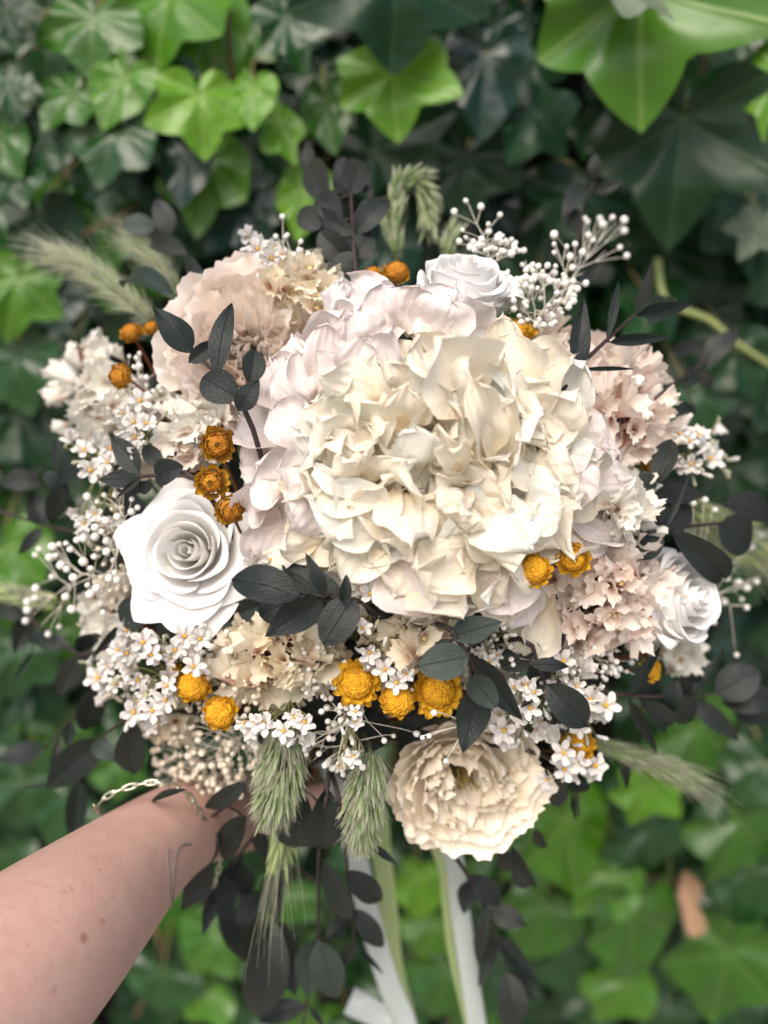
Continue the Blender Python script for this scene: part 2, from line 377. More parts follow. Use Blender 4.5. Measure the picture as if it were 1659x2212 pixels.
LV = [  # junction, tip, width, tint, variant, distance out from the wall
    (430, 207, 446, 344, 205, 'lime', 3, .060, (.25, 0, -.1)), (374, -8, 318, 150, 330, 'fresh', 3, .030, (0, 0, .3)), (205, 40, 190, 170, 220, 'mid', 3, .035, (0, 0, .3)),
    (548, 190, 543, 278, 105, 'lime', 0, .05, (0, 0, 0)), (617, 40, 661, 160, 150, 'deep', 1, .045, (0, 0, .1)),
    (848, -60, 861, 154, 430, 'dark', 3, .075, (0, 0, -.1)), (848, 158, 858, 302, 265, 'lime', 1, .050, (0, 0, .1)), (600, 265, 640, 355, 95, 'lime', 3, .03, (.4, 0, .1)),
    (705, 215, 720, 332, 115, 'mid', 0, .02, (0, 0, 0)), (1050, 120, 1045, 300, 190, 'blue', 0, .035, (.2, 0, .5)), (812, 330, 985, 235, 190, 'dark', 3, .01, (0, 0, .2)),
    (1381, -30, 1383, 278, 520, 'fresh', 1, .095, (-.2, 0, 0)), (1300, -60, 1470, 34, 130, 'pale', 3, .115, (0, 0, .1)), (1478, 258, 1445, 537, 385, 'dark', 1, .055, (0, 0, .1)),
    (1630, 20, 1600, 122, 130, 'deep', 0, .06, (0, 0, .4)), (1685, 150, 1658, 312, 130, 'lime', 0, .07, (-.4, 0, 0)), (1145, 245, 1230, 335, 230, 'dark', 3, .02, (0, 0, .4)),
    (18, 170, 35, 262, 120, 'deep', 2, .05, (0, 0, .2)), (0, 290, 40, 385, 130, 'mid', 0, .05, (0, 0, .1)), (110, 275, 85, 395, 120, 'deep', 0, .04, (.2, 0, .6)),
    (45, 370, 50, 447, 120, 'deep', 3, .05, (0, 0, .4)), (160, 205, 85, 275, 150, 'mid', 3, .045, (-.2, 0, .5)), (270, 165, 215, 275, 150, 'fresh', 0, .05, (0, 0, .5)),
    (255, 285, 205, 405, 190, 'deep', 3, .055, (0, 0, .6)), (405, 335, 385, 450, 120, 'blue', 0, .05, (0, 0, .6)), (455, 350, 420, 512, 190, 'fresh', 3, .025, (0, 0, 0)),
    (250, 390, 225, 475, 120, 'deep', 3, .02, (0, 0, 0)), (90, 470, 110, 590, 180, 'dark', 1, .02, (0, 0, .3)), (210, 470, 230, 640, 170, 'mid', 2, .01, (0, 0, .2)),
    (60, 60, 50, 90, 100, 'dark', 2, .02, (0, 0, .2)), (15, 20, 30, 100, 110, 'dark', 2, .05, (0, 0, .2)), (450, 20, 470, 200, 170, 'fresh', 0, .02, (.3, 0, 0)),
    (1010, 560, 1030, 640, 150, 'dark', 2, .0, (0, 0, 0)), (1010, 340, 1000, 480, 240, 'dark', 3, .0, (0, 0, .2)), (1260, 420, 1190, 520, 230, 'dark', 2, .01, (0, 0, .3)),
    (660, 400, 640, 520, 110, 'lime', 0, .02, (.2, 0, .2)), (560, 520, 600, 640, 190, 'dark', 2, .0, (0, 0, .2)), (520, 440, 570, 560, 200, 'blue', 2, .01, (0, 0, .3)),
    (1560, 440, 1640, 600, 200, 'dark', 1, .0, (0, 0, .3)), (1640, 480, 1600, 560, 110, 'pale', 2, .04, (0, 0, .5)), (1400, 640, 1460, 730, 220, 'deep', 3, .0, (0, 0, .0)),
    (1500, 850, 1540, 960, 190, 'deep', 3, .02, (0, 0, .3)), (1590, 760, 1640, 860, 170, 'dark', 0, .02, (0, 0, .3)),
    (40, 600, 10, 740, 190, 'fresh', 2, .03, (0, 0, .1)), (110, 640, 130, 720, 150, 'blue', 0, .02, (0, 0, .5)), (40, 770, 60, 900, 220, 'deep', 3, .02, (0, 0, .2)), (150, 520, 170, 640, 170, 'deep', 2, .0, (0, 0, .3)),
    (150, 760, 110, 850, 170, 'deep', 2, .0, (0, 0, .3)), (40, 900, 110, 1010, 200, 'dark', 0, .0, (0, 0, .3)), (20, 1180, 90, 1260, 190, 'fresh', 0, .02, (0, 0, .1)), (40, 1400, 20, 1520, 200, 'deep', 2, .02, (0, 0, .3)),
    (1395, 1700, 1370, 1790, 190, 'lime', 1, .05, (0, 0, .1)), (1500, 1570, 1480, 1735, 220, 'mid', 2, .03, (0, 0, .0)), (1220, 1770, 1255, 1950, 200, 'fresh', 0, .05, (0, 0, .6)),
    (1400, 1790, 1390, 1905, 200, 'deep', 3, .04, (.2, 0, .6)), (1330, 1895, 1235, 1985, 150, 'fresh', 3, .05, (0, 0, .2)), (1365, 1968, 1370, 2135, 200, 'mid', 0, .06, (0, 0, .65)),
    (1573, 2052, 1535, 2225, 230, 'mid', 3, .06, (0, 0, .6)), (1600, 1770, 1535, 1920, 200, 'mid', 2, .04, (0, 0, .2)), (1620, 1880, 1600, 2010, 190, 'deep', 0, .045, (0, 0, .6)),
    (1350, 2120, 1290, 2215, 170, 'fresh', 3, .03, (0, 0, .4)), (910, 1890, 905, 1995, 140, 'lime', 0, .03, (0, 0, .1)), (940, 1990, 905, 2080, 150, 'fresh', 2, .03, (0, 0, .1)),
    (970, 2090, 930, 2212, 180, 'mid', 2, .03, (0, 0, .2)), (1180, 1960, 1130, 2080, 180, 'mid', 0, .03, (0, 0, .2)), (1230, 2040, 1270, 2160, 180, 'deep', 2, .02, (0, 0, .4)),
    (1650, 1650, 1600, 1740, 170, 'deep', 0, .05, (0, 0, .6)), (1560, 1690, 1590, 1790, 150, 'deep', 2, .03, (0, 0, .5)), (1450, 1930, 1440, 2010, 170, 'deep', 3, .02, (0, 0, .3)),
    (60, 1680, 30, 1800, 200, 'deep', 2, .02, (0, 0, .4)), (150, 1730, 90, 1830, 190, 'deep', 0, .03, (0, 0, .5)), (260, 1650, 250, 1740, 120, 'mid', 2, .03, (0, 0, .2)), (70, 1470, 130, 1560, 200, 'dark', 2, .0, (0, 0, .3)),
    (470, 2010, 400, 2110, 170, 'mid', 2, .03, (0, 0, .6)), (350, 2100, 330, 2190, 190, 'deep', 0, .03, (0, 0, .4)), (450, 2140, 400, 2210, 160, 'fresh', 3, .03, (0, 0, .3)), (620, 1930, 600, 2010, 170, 'mid', 2, .02, (0, 0, .3)),
    (790, 1830, 760, 1930, 170, 'deep', 0, .02, (0, 0, .5)), (870, 2150, 820, 2230, 170, 'deep', 2, .02, (0, 0, .3)), (610, 2080, 560, 2180, 190, 'mid', 2, .01, (0, 0, .3)), (1140, 1840, 1090, 1900, 150, 'mid', 2, .01, (0, 0, .3)),
]
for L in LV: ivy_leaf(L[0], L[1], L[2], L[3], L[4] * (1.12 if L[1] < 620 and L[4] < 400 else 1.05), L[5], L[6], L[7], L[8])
rows = 0
for gy in range(-70, 2330, 118):                     # the leaves between and behind
    rows += 1
    for gx in range(-90 + (rows % 2) * 75, 1790, 150):
        if 300 < gx < 1340 and 780 < gy < 1600: continue
        x, y = gx + ri.uniform(-50, 50), gy + ri.uniform(-40, 40)
        low = y > 1500
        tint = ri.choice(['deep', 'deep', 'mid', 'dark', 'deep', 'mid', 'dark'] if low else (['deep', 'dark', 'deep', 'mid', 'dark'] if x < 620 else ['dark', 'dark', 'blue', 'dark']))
        a = ri.gauss(0, 0.5); L = ri.uniform(105, 165) * (0.9 if low else 1.1)
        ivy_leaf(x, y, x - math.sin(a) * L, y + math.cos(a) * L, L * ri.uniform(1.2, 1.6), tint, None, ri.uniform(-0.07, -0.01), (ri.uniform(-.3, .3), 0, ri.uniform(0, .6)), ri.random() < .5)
mass = MB(); mass_mat = []                            # deeper and farther leaves that nobody could count
for i in range(620):
    b = Vector((ri.uniform(-1.5, 1.5), WALL_Y + ri.uniform(.055, .085), ri.uniform(.25, 2.2))); a = ri.gauss(0, .6); L = ri.uniform(.05, .085)
    if abs(b.x) < .16 and 1.15 < b.z < 1.45: continue
    src = ivy_mesh('deep', ri.randrange(6)); M = frame(b, b + Vector((math.sin(a), -.15, -math.cos(a))) * L, Vector((0, -1, .4)) + rv(ri, .3), L * ri.uniform(.8, 1.1))
    mass.add([M @ v.co for v in src.vertices], [tuple(p.vertices) for p in src.polygons]); mass_mat += [ri.choice((0, 0, 1))] * len(src.polygons)
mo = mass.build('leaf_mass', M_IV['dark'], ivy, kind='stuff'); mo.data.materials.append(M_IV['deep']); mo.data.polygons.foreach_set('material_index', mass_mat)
M_IVPALE = plain('ivy_young_stem', (0.26, 0.33, 0.10), (0.32, 0.36, 0.14), 0.6, 0.3)
def ivy_stem(pts, r, y0=WALL_Y - 0.03, mat=None):
    mb = MB(); mb.tube(smooth_path([W(x, y, y0 + dy) for x, y, dy in pts], 6), r, r * .8, 7); mb.build('stem', mat or M_IVSTEM, ivy)
ivy_stem([(485, -60, 0), (493, 60, 0), (500, 150, .0), (508, 192, 0.01)], .0022)
ivy_stem([(1530, -40, .0), (1525, 60, 0), (1515, 200, .02)], .0016)
ivy_stem([(330, 1985, .03), (345, 2040, .02), (335, 2110, .02), (290, 2200, .04)], .003)
ivy_stem([(180, 505, .0), (270, 460, 0), (300, 440, .01)], .0016)
ivy_stem([(1420, 560, 0.02), (1440, 650, .0), (1530, 690, 0), (1590, 740, 0), (1680, 800, .01)],   .0030, mat=M_IVPALE)
ivy_stem([(1320, 1885, 0.0), (1400, 1895, 0), (1470, 1910, .01)], .0022)
ivy_stem([(1010, 250, .05), (1012, 380, .05), (1008, 520, .05)], .003)
def dead_leaf(x0, y0, x1, y1, w, label):
    b = W(x0, y0, WALL_Y - .055); t = W(x1, y1, WALL_Y - .065); r = random.Random(4); vs = []; fs = []
    for j in range(13):
        v = j / 12; wd = math.sin(math.pi * (0.06 + .9 * v)) ** .8 * (1 + .3 * math.sin(v * 9))
        for i in range(9):
            u = -1 + i / 4; vs.append((u * wd * .5, v, .35 * u * u * wd - .2 * math.sin(v * 4) + .12 * ns(u * 2, v * 4, 3)))
    for j in range(12):
        for i in range(8): fs.append((j * 9 + i, j * 9 + i + 1, j * 9 + i + 10, j * 9 + i + 9))
    o = thing('dead_leaf', label, 'dead leaf', b)
    part('blade', mesh('dead_leaf', vs, fs, M_BROWN), frame(b, t, tocam(b) + Vector((.3, 0, .2)), w * PX(depth(b))), o)
dead_leaf(1478, 1882, 1492, 2012, 56, 'withered tan-brown leaf caught in the ivy low on the right')

# ------------------------------------------------------------------ petals, leaves and florets (unit shapes)
def grid_faces(nu, nv):
    return [(j * nu + i, j * nu + i + 1, (j + 1) * nu + i + 1, (j + 1) * nu + i) for j in range(nv - 1) for i in range(nu - 1)]
def sepal_mesh(seed, mat):
    r = random.Random(seed); nu, nv = 21, 21; vs = []; at = []
    cup = r.uniform(-.25, .65); bend = r.uniform(-.55, .30); ph = r.uniform(0, 6); rip = r.uniform(.05, .14); pw = r.uniform(.42, .60); pk = r.uniform(1.0, 1.45)
    tw = r.uniform(-.5, .5); lx = r.uniform(-.10, .10); cr = r.choice([0, r.uniform(.2, .7), -r.uniform(.2, .6)]); cx_ = r.uniform(-.2, .2); cs = r.uniform(-.5, .5)
    for j in range(nv):
        v = j / (nv - 1); w = max(math.sin(math.pi * min(v, 0.99999) ** pk), 0) ** pw
        if v < .3: w = w * (.40 + .60 * v / .3)
        for i in range(nu):
            u = -1 + 2 * i / (nu - 1); e = abs(u)
            ww = w * (1 + .07 * ns(v * 5, u, seed) + .03 * ns(v * 18, u * 3, seed))
            x = u * ww * .5 + lx * math.sin(v * 3.1)
            z = cup * u * u * w * .40 + bend * v * v * .55 + rip * e * e * math.sin(v * 8 + ph + (1.5 if u > 0 else 0)) * (.4 + v) + cr * abs(x - cx_ - cs * (v - .5)) * v
            z += .19 * ns(x * 2.1, v * 2.1, seed * 1.7) + .05 * abs(ns(x * 5.5, v * 5.0, seed * 2.3)) + tw * u * (v - .3) * .28 + .012 * math.sin(u * 15 + ph + 3 * v) * min(1, v * 2)
            y = v * (1 - .06 * e * e) + .05 * math.exp(-(u / .18) ** 2) * v ** 6 + .03 * ns(u * 5, seed, 2) * v
            vs.append((x, y, z)); at.append(v)
    return mesh('petal', vs, grid_faces(nu, nv), mat, at)
def leaf_mesh(seed, shape):
    r = random.Random(seed); nu, nv = 9, 15; vs = []
    fold = r.uniform(.05, .28); bend = r.uniform(-.22, .22); tw = r.uniform(-.3, .3)
    for j in range(nv):
        v = j / (nv - 1)
        if shape == 'round': w = math.sin(math.pi * v ** .9) ** .58
        elif shape == 'point': w = math.sin(math.pi * v ** .78) ** .85 * (1 - .12 * v)
        else: w = math.sin(math.pi * v ** .85) ** .70
        for i in range(nu):
            u = -1 + 2 * i / (nu - 1)
            z = fold * abs(u) * w * .5 + bend * math.sin(v * 3.14) + tw * u * (v - .5) * .25 + .02 * ns(u * 2, v * 4, seed)
            vs.append((u * w * .5, v, z))
    n = len(vs)                                   # a real, thin thickness
    f = grid_faces(nu, nv)
    return mesh('leaf', vs, f, M_DL)
LEAFS = {(s, k): leaf_mesh(s * 7 + h, k) for h, k in enumerate(('round', 'point', 'oval')) for s in range(5)}
SEP = {m.name: [sepal_mesh(100 + s, m) for s in range(16)] for m in (M_HC, M_HW, M_HB)}

def to_bind(mb, p, r=0.0009, n=9, dirn=None):     # a stem from p back to the tie, and on to the cut ends
    q = BIND + Vector((ns(p.x * 60, p.z * 60, 1.3), ns(p.x * 60, p.z * 60, 5.3), ns(p.x * 60, p.z * 60, 9.3))) * .014
    d = (FW * .05) if dirn is None else dirn
    mb.tube(bez(p, p + d, q + (q - STEM_END) * .45, q, n), r, r * 1.2, 5)
    mb.tube([q, q.lerp(STEM_END, .5) + rv(random.Random(int(abs(p.x) * 1e5)), .006), STEM_END + (q - BIND) * 1.8], r * 1.2, r * 1.2, 5)

# ------------------------------------------------------------------ hydrangea
hy = thing('hydrangea_head', 'huge cream hydrangea with crinkled papery petals at the middle of the bouquet', 'hydrangea', S(930, 1010, 0.45))
rh = random.Random(21)
mb = MB(); to_bind(mb, S(930, 1010, .43), .0035); mb.build('stem', M_STEM, hy)
florets = []
def floret(p, ax):
    m_ = MB(); m_.tube([p - ax * .022, p - ax * .008, p], .0009, .0012, 5); m_.tube([p, p + ax * .0012, p + ax * .0024], .0022, .0009, 7)
    f = m_.build('floret', M_CALYX, hy); florets.append((p, f)); return f
cx, cy = 962, 1040
gold = 2.39996
for i in range(40):
    q = math.sqrt((i + .5) / 40) * .90; a = i * gold
    x, y = cx + q * 262 * math.cos(a) + rh.uniform(-14, 14), cy + q * 238 * math.sin(a) + rh.uniform(-14, 14)
    if math.hypot(x - 1200, y - 1225) < 110: continue
    p = S(x, y, hyd(x, y, .021 + rh.uniform(-.004, .010)))
    ctr = S(cx, cy, .46); ax = ((p - ctr).normalized() + rv(rh, .35)).normalized()
    f = floret(p, ax)
    cream = math.hypot((x - 960) / 320, (y - 1040) / 280) < 1.0
    e1 = ax.orthogonal().normalized(); e2 = ax.cross(e1); a0 = rh.uniform(0, 6)
    for k in range(4):
        aa = a0 + k * math.pi / 2 + rh.uniform(-.25, .25); dr = e1 * math.cos(aa) + e2 * math.sin(aa)
        lift = rh.uniform(.5, 1.9); L = rh.uniform(.026, .038)
        tip = p + (dr + ax * lift).normalized() * L; n = (ax - dr * lift * .6 + rv(rh, .3))
        mt = rh.choice([M_HC] * 7 + [M_HB] if cream else [M_HW, M_HW, M_HC, M_HB])
        part('petal', rh.choice(SEP[mt.name]), frame(p + ax * .001, tip, n, L * rh.uniform(.75, 1.15)), f)
HP = [  # the petals one can follow: base, tip, width, colour
    (660, 950, 640, 768, 118, 'W'), (690, 850, 706, 703, 70, 'W'), (620, 960, 520, 895, 110, 'W'), (640, 1030, 545, 1112, 125, 'W'), (600, 1095, 545, 1195, 95, 'W'), (585, 1000, 520, 1010, 95, 'W'),
    (755, 1085, 638, 945, 100, 'B'), (850, 1115, 690, 1085, 140, 'B'), (860, 1055, 885, 1168, 125, 'C'), (800, 1052, 742, 978, 100, 'C'), (900, 1040, 905, 948, 112, 'B'),
    (830, 872, 698, 820, 90, 'C'), (755, 845, 792, 738, 80, 'W'), (808, 835, 842, 720, 80, 'W'), (1010, 905, 930, 735, 180, 'C'), (990, 752, 958, 660, 120, 'W'), (835, 690, 758, 600, 105, 'W'),
    (880, 722, 905, 622, 110, 'W'), (775, 742, 718, 670, 120, 'W'), (1100, 850, 1112, 724, 110, 'C'), (1062, 1020, 1012, 830, 90, 'C'), (1090, 1030, 1072, 868, 80, 'C'), (1180, 955, 1290, 900, 125, 'W'),
    (1215, 945, 1305, 965, 115, 'W'), (1195, 1100, 1312, 1168, 140, 'W'), (1255, 1030, 1352, 1030, 80, 'W'), (1030, 1080, 1142, 1160, 160, 'B'), (1040, 1140, 850, 1168, 110, 'C'), (1060, 1190, 900, 1225, 120, 'C'),
    (995, 1250, 925, 1235, 90, 'C'), (830, 1200, 925, 1328, 130, 'W'), (1190, 1262, 1120, 1418, 125, 'C'), (700, 1165, 612, 1185, 85, 'C'), (1080, 1225, 1105, 1325, 120, 'W'), (790, 1160, 745, 1245, 110, 'C'),
    (900, 1240, 985, 1320, 120, 'C'), (760, 960, 690, 900, 105, 'C'), (870, 930, 880, 850, 105, 'C'), (960, 900, 1000, 790, 110, 'C'), (1130, 950, 1210, 850, 120, 'C'), (1150, 1040, 1250, 1020, 120, 'C'),
    (1000, 1020, 955, 960, 70, 'C'), (1020, 1050, 960, 1080, 70, 'C'), (930, 1080, 1010, 1110, 80, 'C'), (1110, 1110, 1210, 1100, 110, 'B'), (690, 1010, 610, 1010, 100, 'W'), (980, 700, 1060, 650, 110, 'W'),
    (680, 760, 730, 690, 80, 'W'),
    (600, 1000, 528, 945, 135, 'W'), (635, 1045, 560, 1005, 135, 'W'), (655, 900, 585, 775, 125, 'W'), (675, 880, 662, 758, 120, 'W'), (590, 1085, 538, 1070, 115, 'W'), (615, 1130, 570, 1212, 90, 'W'), (705, 1062, 640, 1135, 110, 'W'),
    (762, 735, 733, 628, 115, 'W'), (850, 742, 828, 622, 120, 'W'), (900, 735, 965, 645, 120, 'W'), (800, 765, 765, 680, 110, 'W'), (1185, 1010, 1290, 1060, 120, 'W'), (690, 960, 600, 870, 130, 'W'),
]
for i, (x0, y0, x1, y1, w, c) in enumerate(HP):
    b = S(x0, y0, hyd(x0, y0, .004)); t = S(x1, y1, hyd(x1, y1, -.015 - .004 * (i % 3)))
    n = tocam(b) + rv(rh, .40); w *= 1.10; t = b + (t - b) * 1.08
    mt = {'W': M_HW, 'C': M_HC, 'B': M_HB}[c]
    f = min(florets, key=lambda q: (q[0] - b).length_squared)[1]
    part('petal', SEP[mt.name][(i * 5) % 16], frame(b, t, n, w * PX(depth(b)) * 1.0, None), f)
    if c == 'C':                              # a smaller crumpled petal tucked under it
        part('petal', SEP[mt.name][(i * 7 + 3) % 16], frame(b + FW * .004, S(x1 + rh.uniform(-55, 55), y1 + rh.uniform(-55, 55), hyd(x1, y1, -.010)), tocam(b) + rv(rh, .8), w * .85 * PX(depth(b))), f)
    if c == 'W':                              # its neighbour in the same floret, half behind it
        j1 = rh.uniform(-38, 38); j2 = rh.uniform(-38, 38)
        part('petal', SEP[mt.name][(i * 3 + 7) % 16], frame(b + FW * .007, S(x1 + j1, y1 + j2, hyd(x1, y1, -.004)), tocam(b) + rv(rh, .5), w * PX(depth(b))), f)

# ------------------------------------------------------------------ white roses
def rose_petals(seed, mat, open_=1.0):
    r = random.Random(seed); out = []; i = 0
    for li, (n, rr0, zt0, fl0, sp0) in enumerate([(1, .07, .44, .0, 2.9), (2, .14, .50, .0, 1.9), (2, .23, .52, .01, 1.75), (3, .32, .50, .05, 1.35), (4, .40, .43, .14, 1.05), (5, .45, .30, .31, .90), (5, .47, .14, .48, .88), (6, .46, -.02, .58, .80)]):
        p0 = r.uniform(0, 6)
        for k_ in range(n):
            i += 1; t = li / 7; fl0 = fl0 if open_ == 1 else fl0 * .5; zt0 = zt0 if open_ == 1 else max(zt0, .30 - .06 * (li - 5)); phi = p0 + 2 * math.pi * k_ / n + r.uniform(-.2, .2); span = sp0 * r.uniform(.92, 1.1); rr = rr0 * r.uniform(.95, 1.05); ztop = zt0 + r.uniform(-.03, .03); flare = fl0 * r.uniform(.85, 1.12)
            ruff = .008 + .075 * t * t; ph = r.uniform(0, 6); nu, nv = 25, 15; vs = []; at = []; drift = .11
            for j in range(nv):
                v = j / (nv - 1)
                for k in range(nu):
                    u = -1 + 2 * k / (nu - 1); e = abs(u)
                    wid = .45 + .55 * math.sin(min(1, v * 1.25) * math.pi / 2)
                    vv = v * (1 - (.06 + .14 * t) * e ** 2.6 + .05 * t * max(0, 1 - e * 3)); s = 1 - vv
                    P = .04 * s ** 3 + 3 * s * s * vv * rr * 1.10 + 3 * s * vv * vv * (rr * 1.10 + flare * .15) + vv ** 3 * (rr + flare)
                    Z = -.45 * s ** 3 + 3 * s * s * vv * (-.30) + 3 * s * vv * vv * (ztop * .75) + vv ** 3 * ztop
                    c = max(0, vv - .82) / .18
                    P += .07 * c * c * t; Z -= .07 * t * c ** 2.5
                    P *= 1 + drift * u
                    Z += ruff * vv ** 3 * math.sin(u * 2.6 + ph) + .35 * ruff * vv ** 4 * math.sin(u * 7 + ph * 2)
                    P += ruff * .9 * vv ** 3 * math.cos(u * 3.3 + ph)
                    a = phi + u * span * wid
                    vs.append((P * math.cos(a), P * math.sin(a), Z + .035 * t * ns(P * 3 * math.cos(a), P * 3 * math.sin(a), seed + i))); at.append(v)
            out.append(mesh('rose_petal', vs, grid_faces(nu, nv), mat, at))
    return out
ROSE = rose_petals(3, M_RO); ROSE_C = rose_petals(9, M_RO, 0.5)
def rose(label, x, y, d, rad, ax, spin=0.0, petals=None):
    p = S(x, y, d); ax = ax.normalized(); sz = rad * PX(d)
    o = thing('rose', label, 'rose', p - ax * sz * .45, 'white roses in the bouquet')
    M = axisframe(p - ax * sz * .2, ax, sz, spin)
    for me in petals or ROSE: part('petal', me, M, o)
    mb = MB(); b = p - ax * sz * .62
    mb.tube([b + ax * sz * .18, b, b - ax * sz * .12], sz * .14, sz * .05, 8); to_bind(mb, b - ax * sz * .1, .0022, dirn=-ax * .03); mb.build('stem', M_STEM, o)
c0 = -FW
rose('white rose opening straight at the viewer on the left of the bouquet', 407, 1190, .385, 152, c0 + UP * .12 - RT * .05, .6)
rose('white rose seen from its side at the top of the bouquet', 1002, 608, .386, 158, c0 * .62 + UP * .80 + RT * .06, 1.9, ROSE_C)
rose('white rose half hidden behind pink statice at the right edge', 1474, 1292, .412, 168, c0 * .85 + RT * .62 + UP * .10, 4.0, ROSE_C)

# ------------------------------------------------------------------ dried peonies
def peony_petals(N, seed, mat, r0=.26):
    r = random.Random(seed); out = []
    for i in range(N):
        t = i / (N - 1); phi = i * gold + r.uniform(-.3, .3); span = r.uniform(.50, .90)
        rr = r0 + (.84 - r0) * t ** .9; ztop = .24 - .22 * t ** 1.6 + r.uniform(-.08, .08); flare = -.04 + .28 * t + r.uniform(-.06, .06)
        ph = r.uniform(0, 6); fr = r.uniform(4, 8); nu, nv = 31, 17; vs = []; at = []
        for j in range(nv):
            v = j / (nv - 1)
            for k in range(nu):
                u = -1 + 2 * k / (nu - 1); e = abs(u)
                notch = .08 * ns(u * 4, i * 3.3, 1) + .055 * ns(u * 13, i * 3.3, 4)
                vv = v * (1 - .20 * e ** 2.4 + notch); s = 1 - vv; wid = .40 + .60 * math.sin(min(1, v * 1.15) * math.pi / 2)
                P = .06 * s ** 3 + 3 * s * s * vv * rr * .95 + 3 * s * vv * vv * rr * 1.12 + vv ** 3 * (rr + flare)
                Z = -.55 * s ** 3 + 3 * s * s * vv * (-.48) + 3 * s * vv * vv * (ztop * .55 - .12) + vv ** 3 * ztop
                a = phi + u * span * wid
                pl = vv * vv
                P += pl * (.050 * math.sin(u * fr + ph) + .06 * ns(u * 2.2, v * 2, i * 1.9) + .045 * ns(u * 6, v * 3.5, i * 2.7) + .035 * ns(u * 13, v * 4, i * .7) + .016 * math.sin(u * 34 + ph + 5 * ns(u * 3, v * 4, i)) * vv)
                Z += pl * (.05 * math.cos(u * fr * .8 + ph) + .05 * ns(u * 4, v * 4, i * 5.1)); P *= 1 + .07 * u
                vs.append((P * math.cos(a), P * math.sin(a), Z)); at.append(v)
        out.append(mesh('peony_petal', vs, grid_faces(nu, nv), mat, at))
    return out
PEON = peony_petals(40, 8, M_PC); PEON2 = peony_petals(56, 31, M_PB, .06)
def peony(label, x, y, d, rad, ax, spin, petals, squash=1.0):
    p = S(x, y, d); ax = ax.normalized(); sz = rad * PX(d)
    o = thing('peony', label, 'peony', p - ax * sz * .5, 'dried peonies in the bouquet')
    M = axisframe(p - ax * sz * .12, ax, sz, spin)
    for me in petals: part('petal', me, M, o)
    st = MB(); r = random.Random(int(x))
    for i in range(46):
        a = r.uniform(0, 6.28); q = r.uniform(.02, .2); t0 = M @ Vector((q * .6 * math.cos(a), q * .6 * math.sin(a), -.45)); t1 = M @ Vector((q * math.cos(a), q * math.sin(a), r.uniform(-.18, .08)))
        st.tube([t0, t0.lerp(t1, .6) + rv(r, sz * .02), t1], sz * .006, sz * .012, 4)
    st.build('stamens', M_STAMEN, o)
    mb = MB(); b = p - ax * sz * .66; mb.tube([b + ax * sz * .12, b, b - ax * sz * .1], sz * .2, sz * .05, 8); to_bind(mb, b - ax * sz * .08, .0022, dirn=-ax * .03); mb.build('stem', M_STEM, o)
peony('round cream dried peony with open heart at the bottom of the bouquet', 1010, 1700, .405, 170, c0 + RT * .12 - UP * .24, .3, PEON)
peony('blush dried peony with wrinkled petals at upper left', 546, 742, .398, 192, c0 * 1.0 + UP * .15 + RT * .12, 1.1, PEON2)
peony('blush dried peony tucked behind statice at the right', 1345, 850, .436, 150, c0 * .8 + UP * .2 + RT * .5, 2.2, PEON2)

# ------------------------------------------------------------------ statice
def statice_mesh(seed, mat):
    r = random.Random(seed); nu, nv = 36, 8; vs = []; at = []; ph = r.uniform(0, 6); sq = r.uniform(.45, .95); op = r.uniform(.75, 1.15)
    for j in range(nv):
        v = j / (nv - 1); rad = .07 + .50 * op * v ** 1.5
        for k in range(nu):
            a = 2 * math.pi * k / nu
            rr = rad * (1 + v * (.13 * math.sin(5 * a + ph) + .12 * math.sin(13 * a + ph * 2) * v))
            z = v * (.95 + .08 * math.sin(5 * a + ph + 1) * v + .05 * math.sin(11 * a) * v + .12 * ns(math.cos(a) * 1.5, math.sin(a) * 1.5, seed))
            vs.append((rr * math.cos(a), rr * math.sin(a) * sq, z)); at.append(v)
    fs = [(j * nu + k, j * nu + (k + 1) % nu, (j + 1) * nu + (k + 1) % nu, (j + 1) * nu + k) for j in range(nv - 1) for k in range(nu)]
    return mesh('statice_floret', vs, fs, mat, at)
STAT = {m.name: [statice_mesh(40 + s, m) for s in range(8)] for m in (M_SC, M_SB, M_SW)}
bm = bmesh.new(); bmesh.ops.create_uvsphere(bm, u_segments=6, v_segments=4, radius=.09)
eye = bpy.data.meshes.new('floret_eye'); bm.to_mesh(eye); bm.free(); eye.materials.append(plain('statice_yellow', (.80, .66, .25), (.75, .6, .3)))
def statice(label, x, y, rx, ry, n, mat, size=50, off=0.0, seed=0, lean=(0, 0)):
    rx *= 1.22; ry *= 1.18; n = int(n * 1.12); size *= 1.22
    r = random.Random(900 + seed); d0 = dome(x, y, off); c = S(x, y, d0 + .028)
    o = thing('statice_sprig', label, 'statice', c, 'papery statice sprigs in the bouquet')
    mb = MB(); to_bind(mb, c, .0016)
    for i in range(n):
        q = math.sqrt((i + .5) / n); a = i * gold + r.uniform(-.2, .2)
        px, py = x + rx * q * math.cos(a) + r.uniform(-15, 15), y + ry * q * math.sin(a) + r.uniform(-15, 15)
        p = S(px, py, dome(px, py, off) + .018 * q * q + r.uniform(-.008, .011))
        ax = ((p - c).normalized() * .8 + tocam(p) * .35 + UP * (.12 + lean[1]) + RT * lean[0] + rv(r, .75)).normalized()
        s_ = size * r.uniform(.85, 1.2) * PX(depth(p)); b = p - ax * s_ * .75
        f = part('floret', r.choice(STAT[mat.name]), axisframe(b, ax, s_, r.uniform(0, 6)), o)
        if r.random() < .25: part('eye', eye, axisframe(b + ax * s_ * .5, ax, s_, 0), f)
        mb.tube(bez(b + ax * s_ * .1, b - ax * .008, c.lerp(b, .3), c, 5), .0006, .0011, 4)
    mb.build('stem', M_RSTEM, o)
statice('white statice with yellow eyes at the far left tip of the bouquet', 192, 815, 62, 80, 24, M_SW, 44, -.004, 1, (-.3, 0))
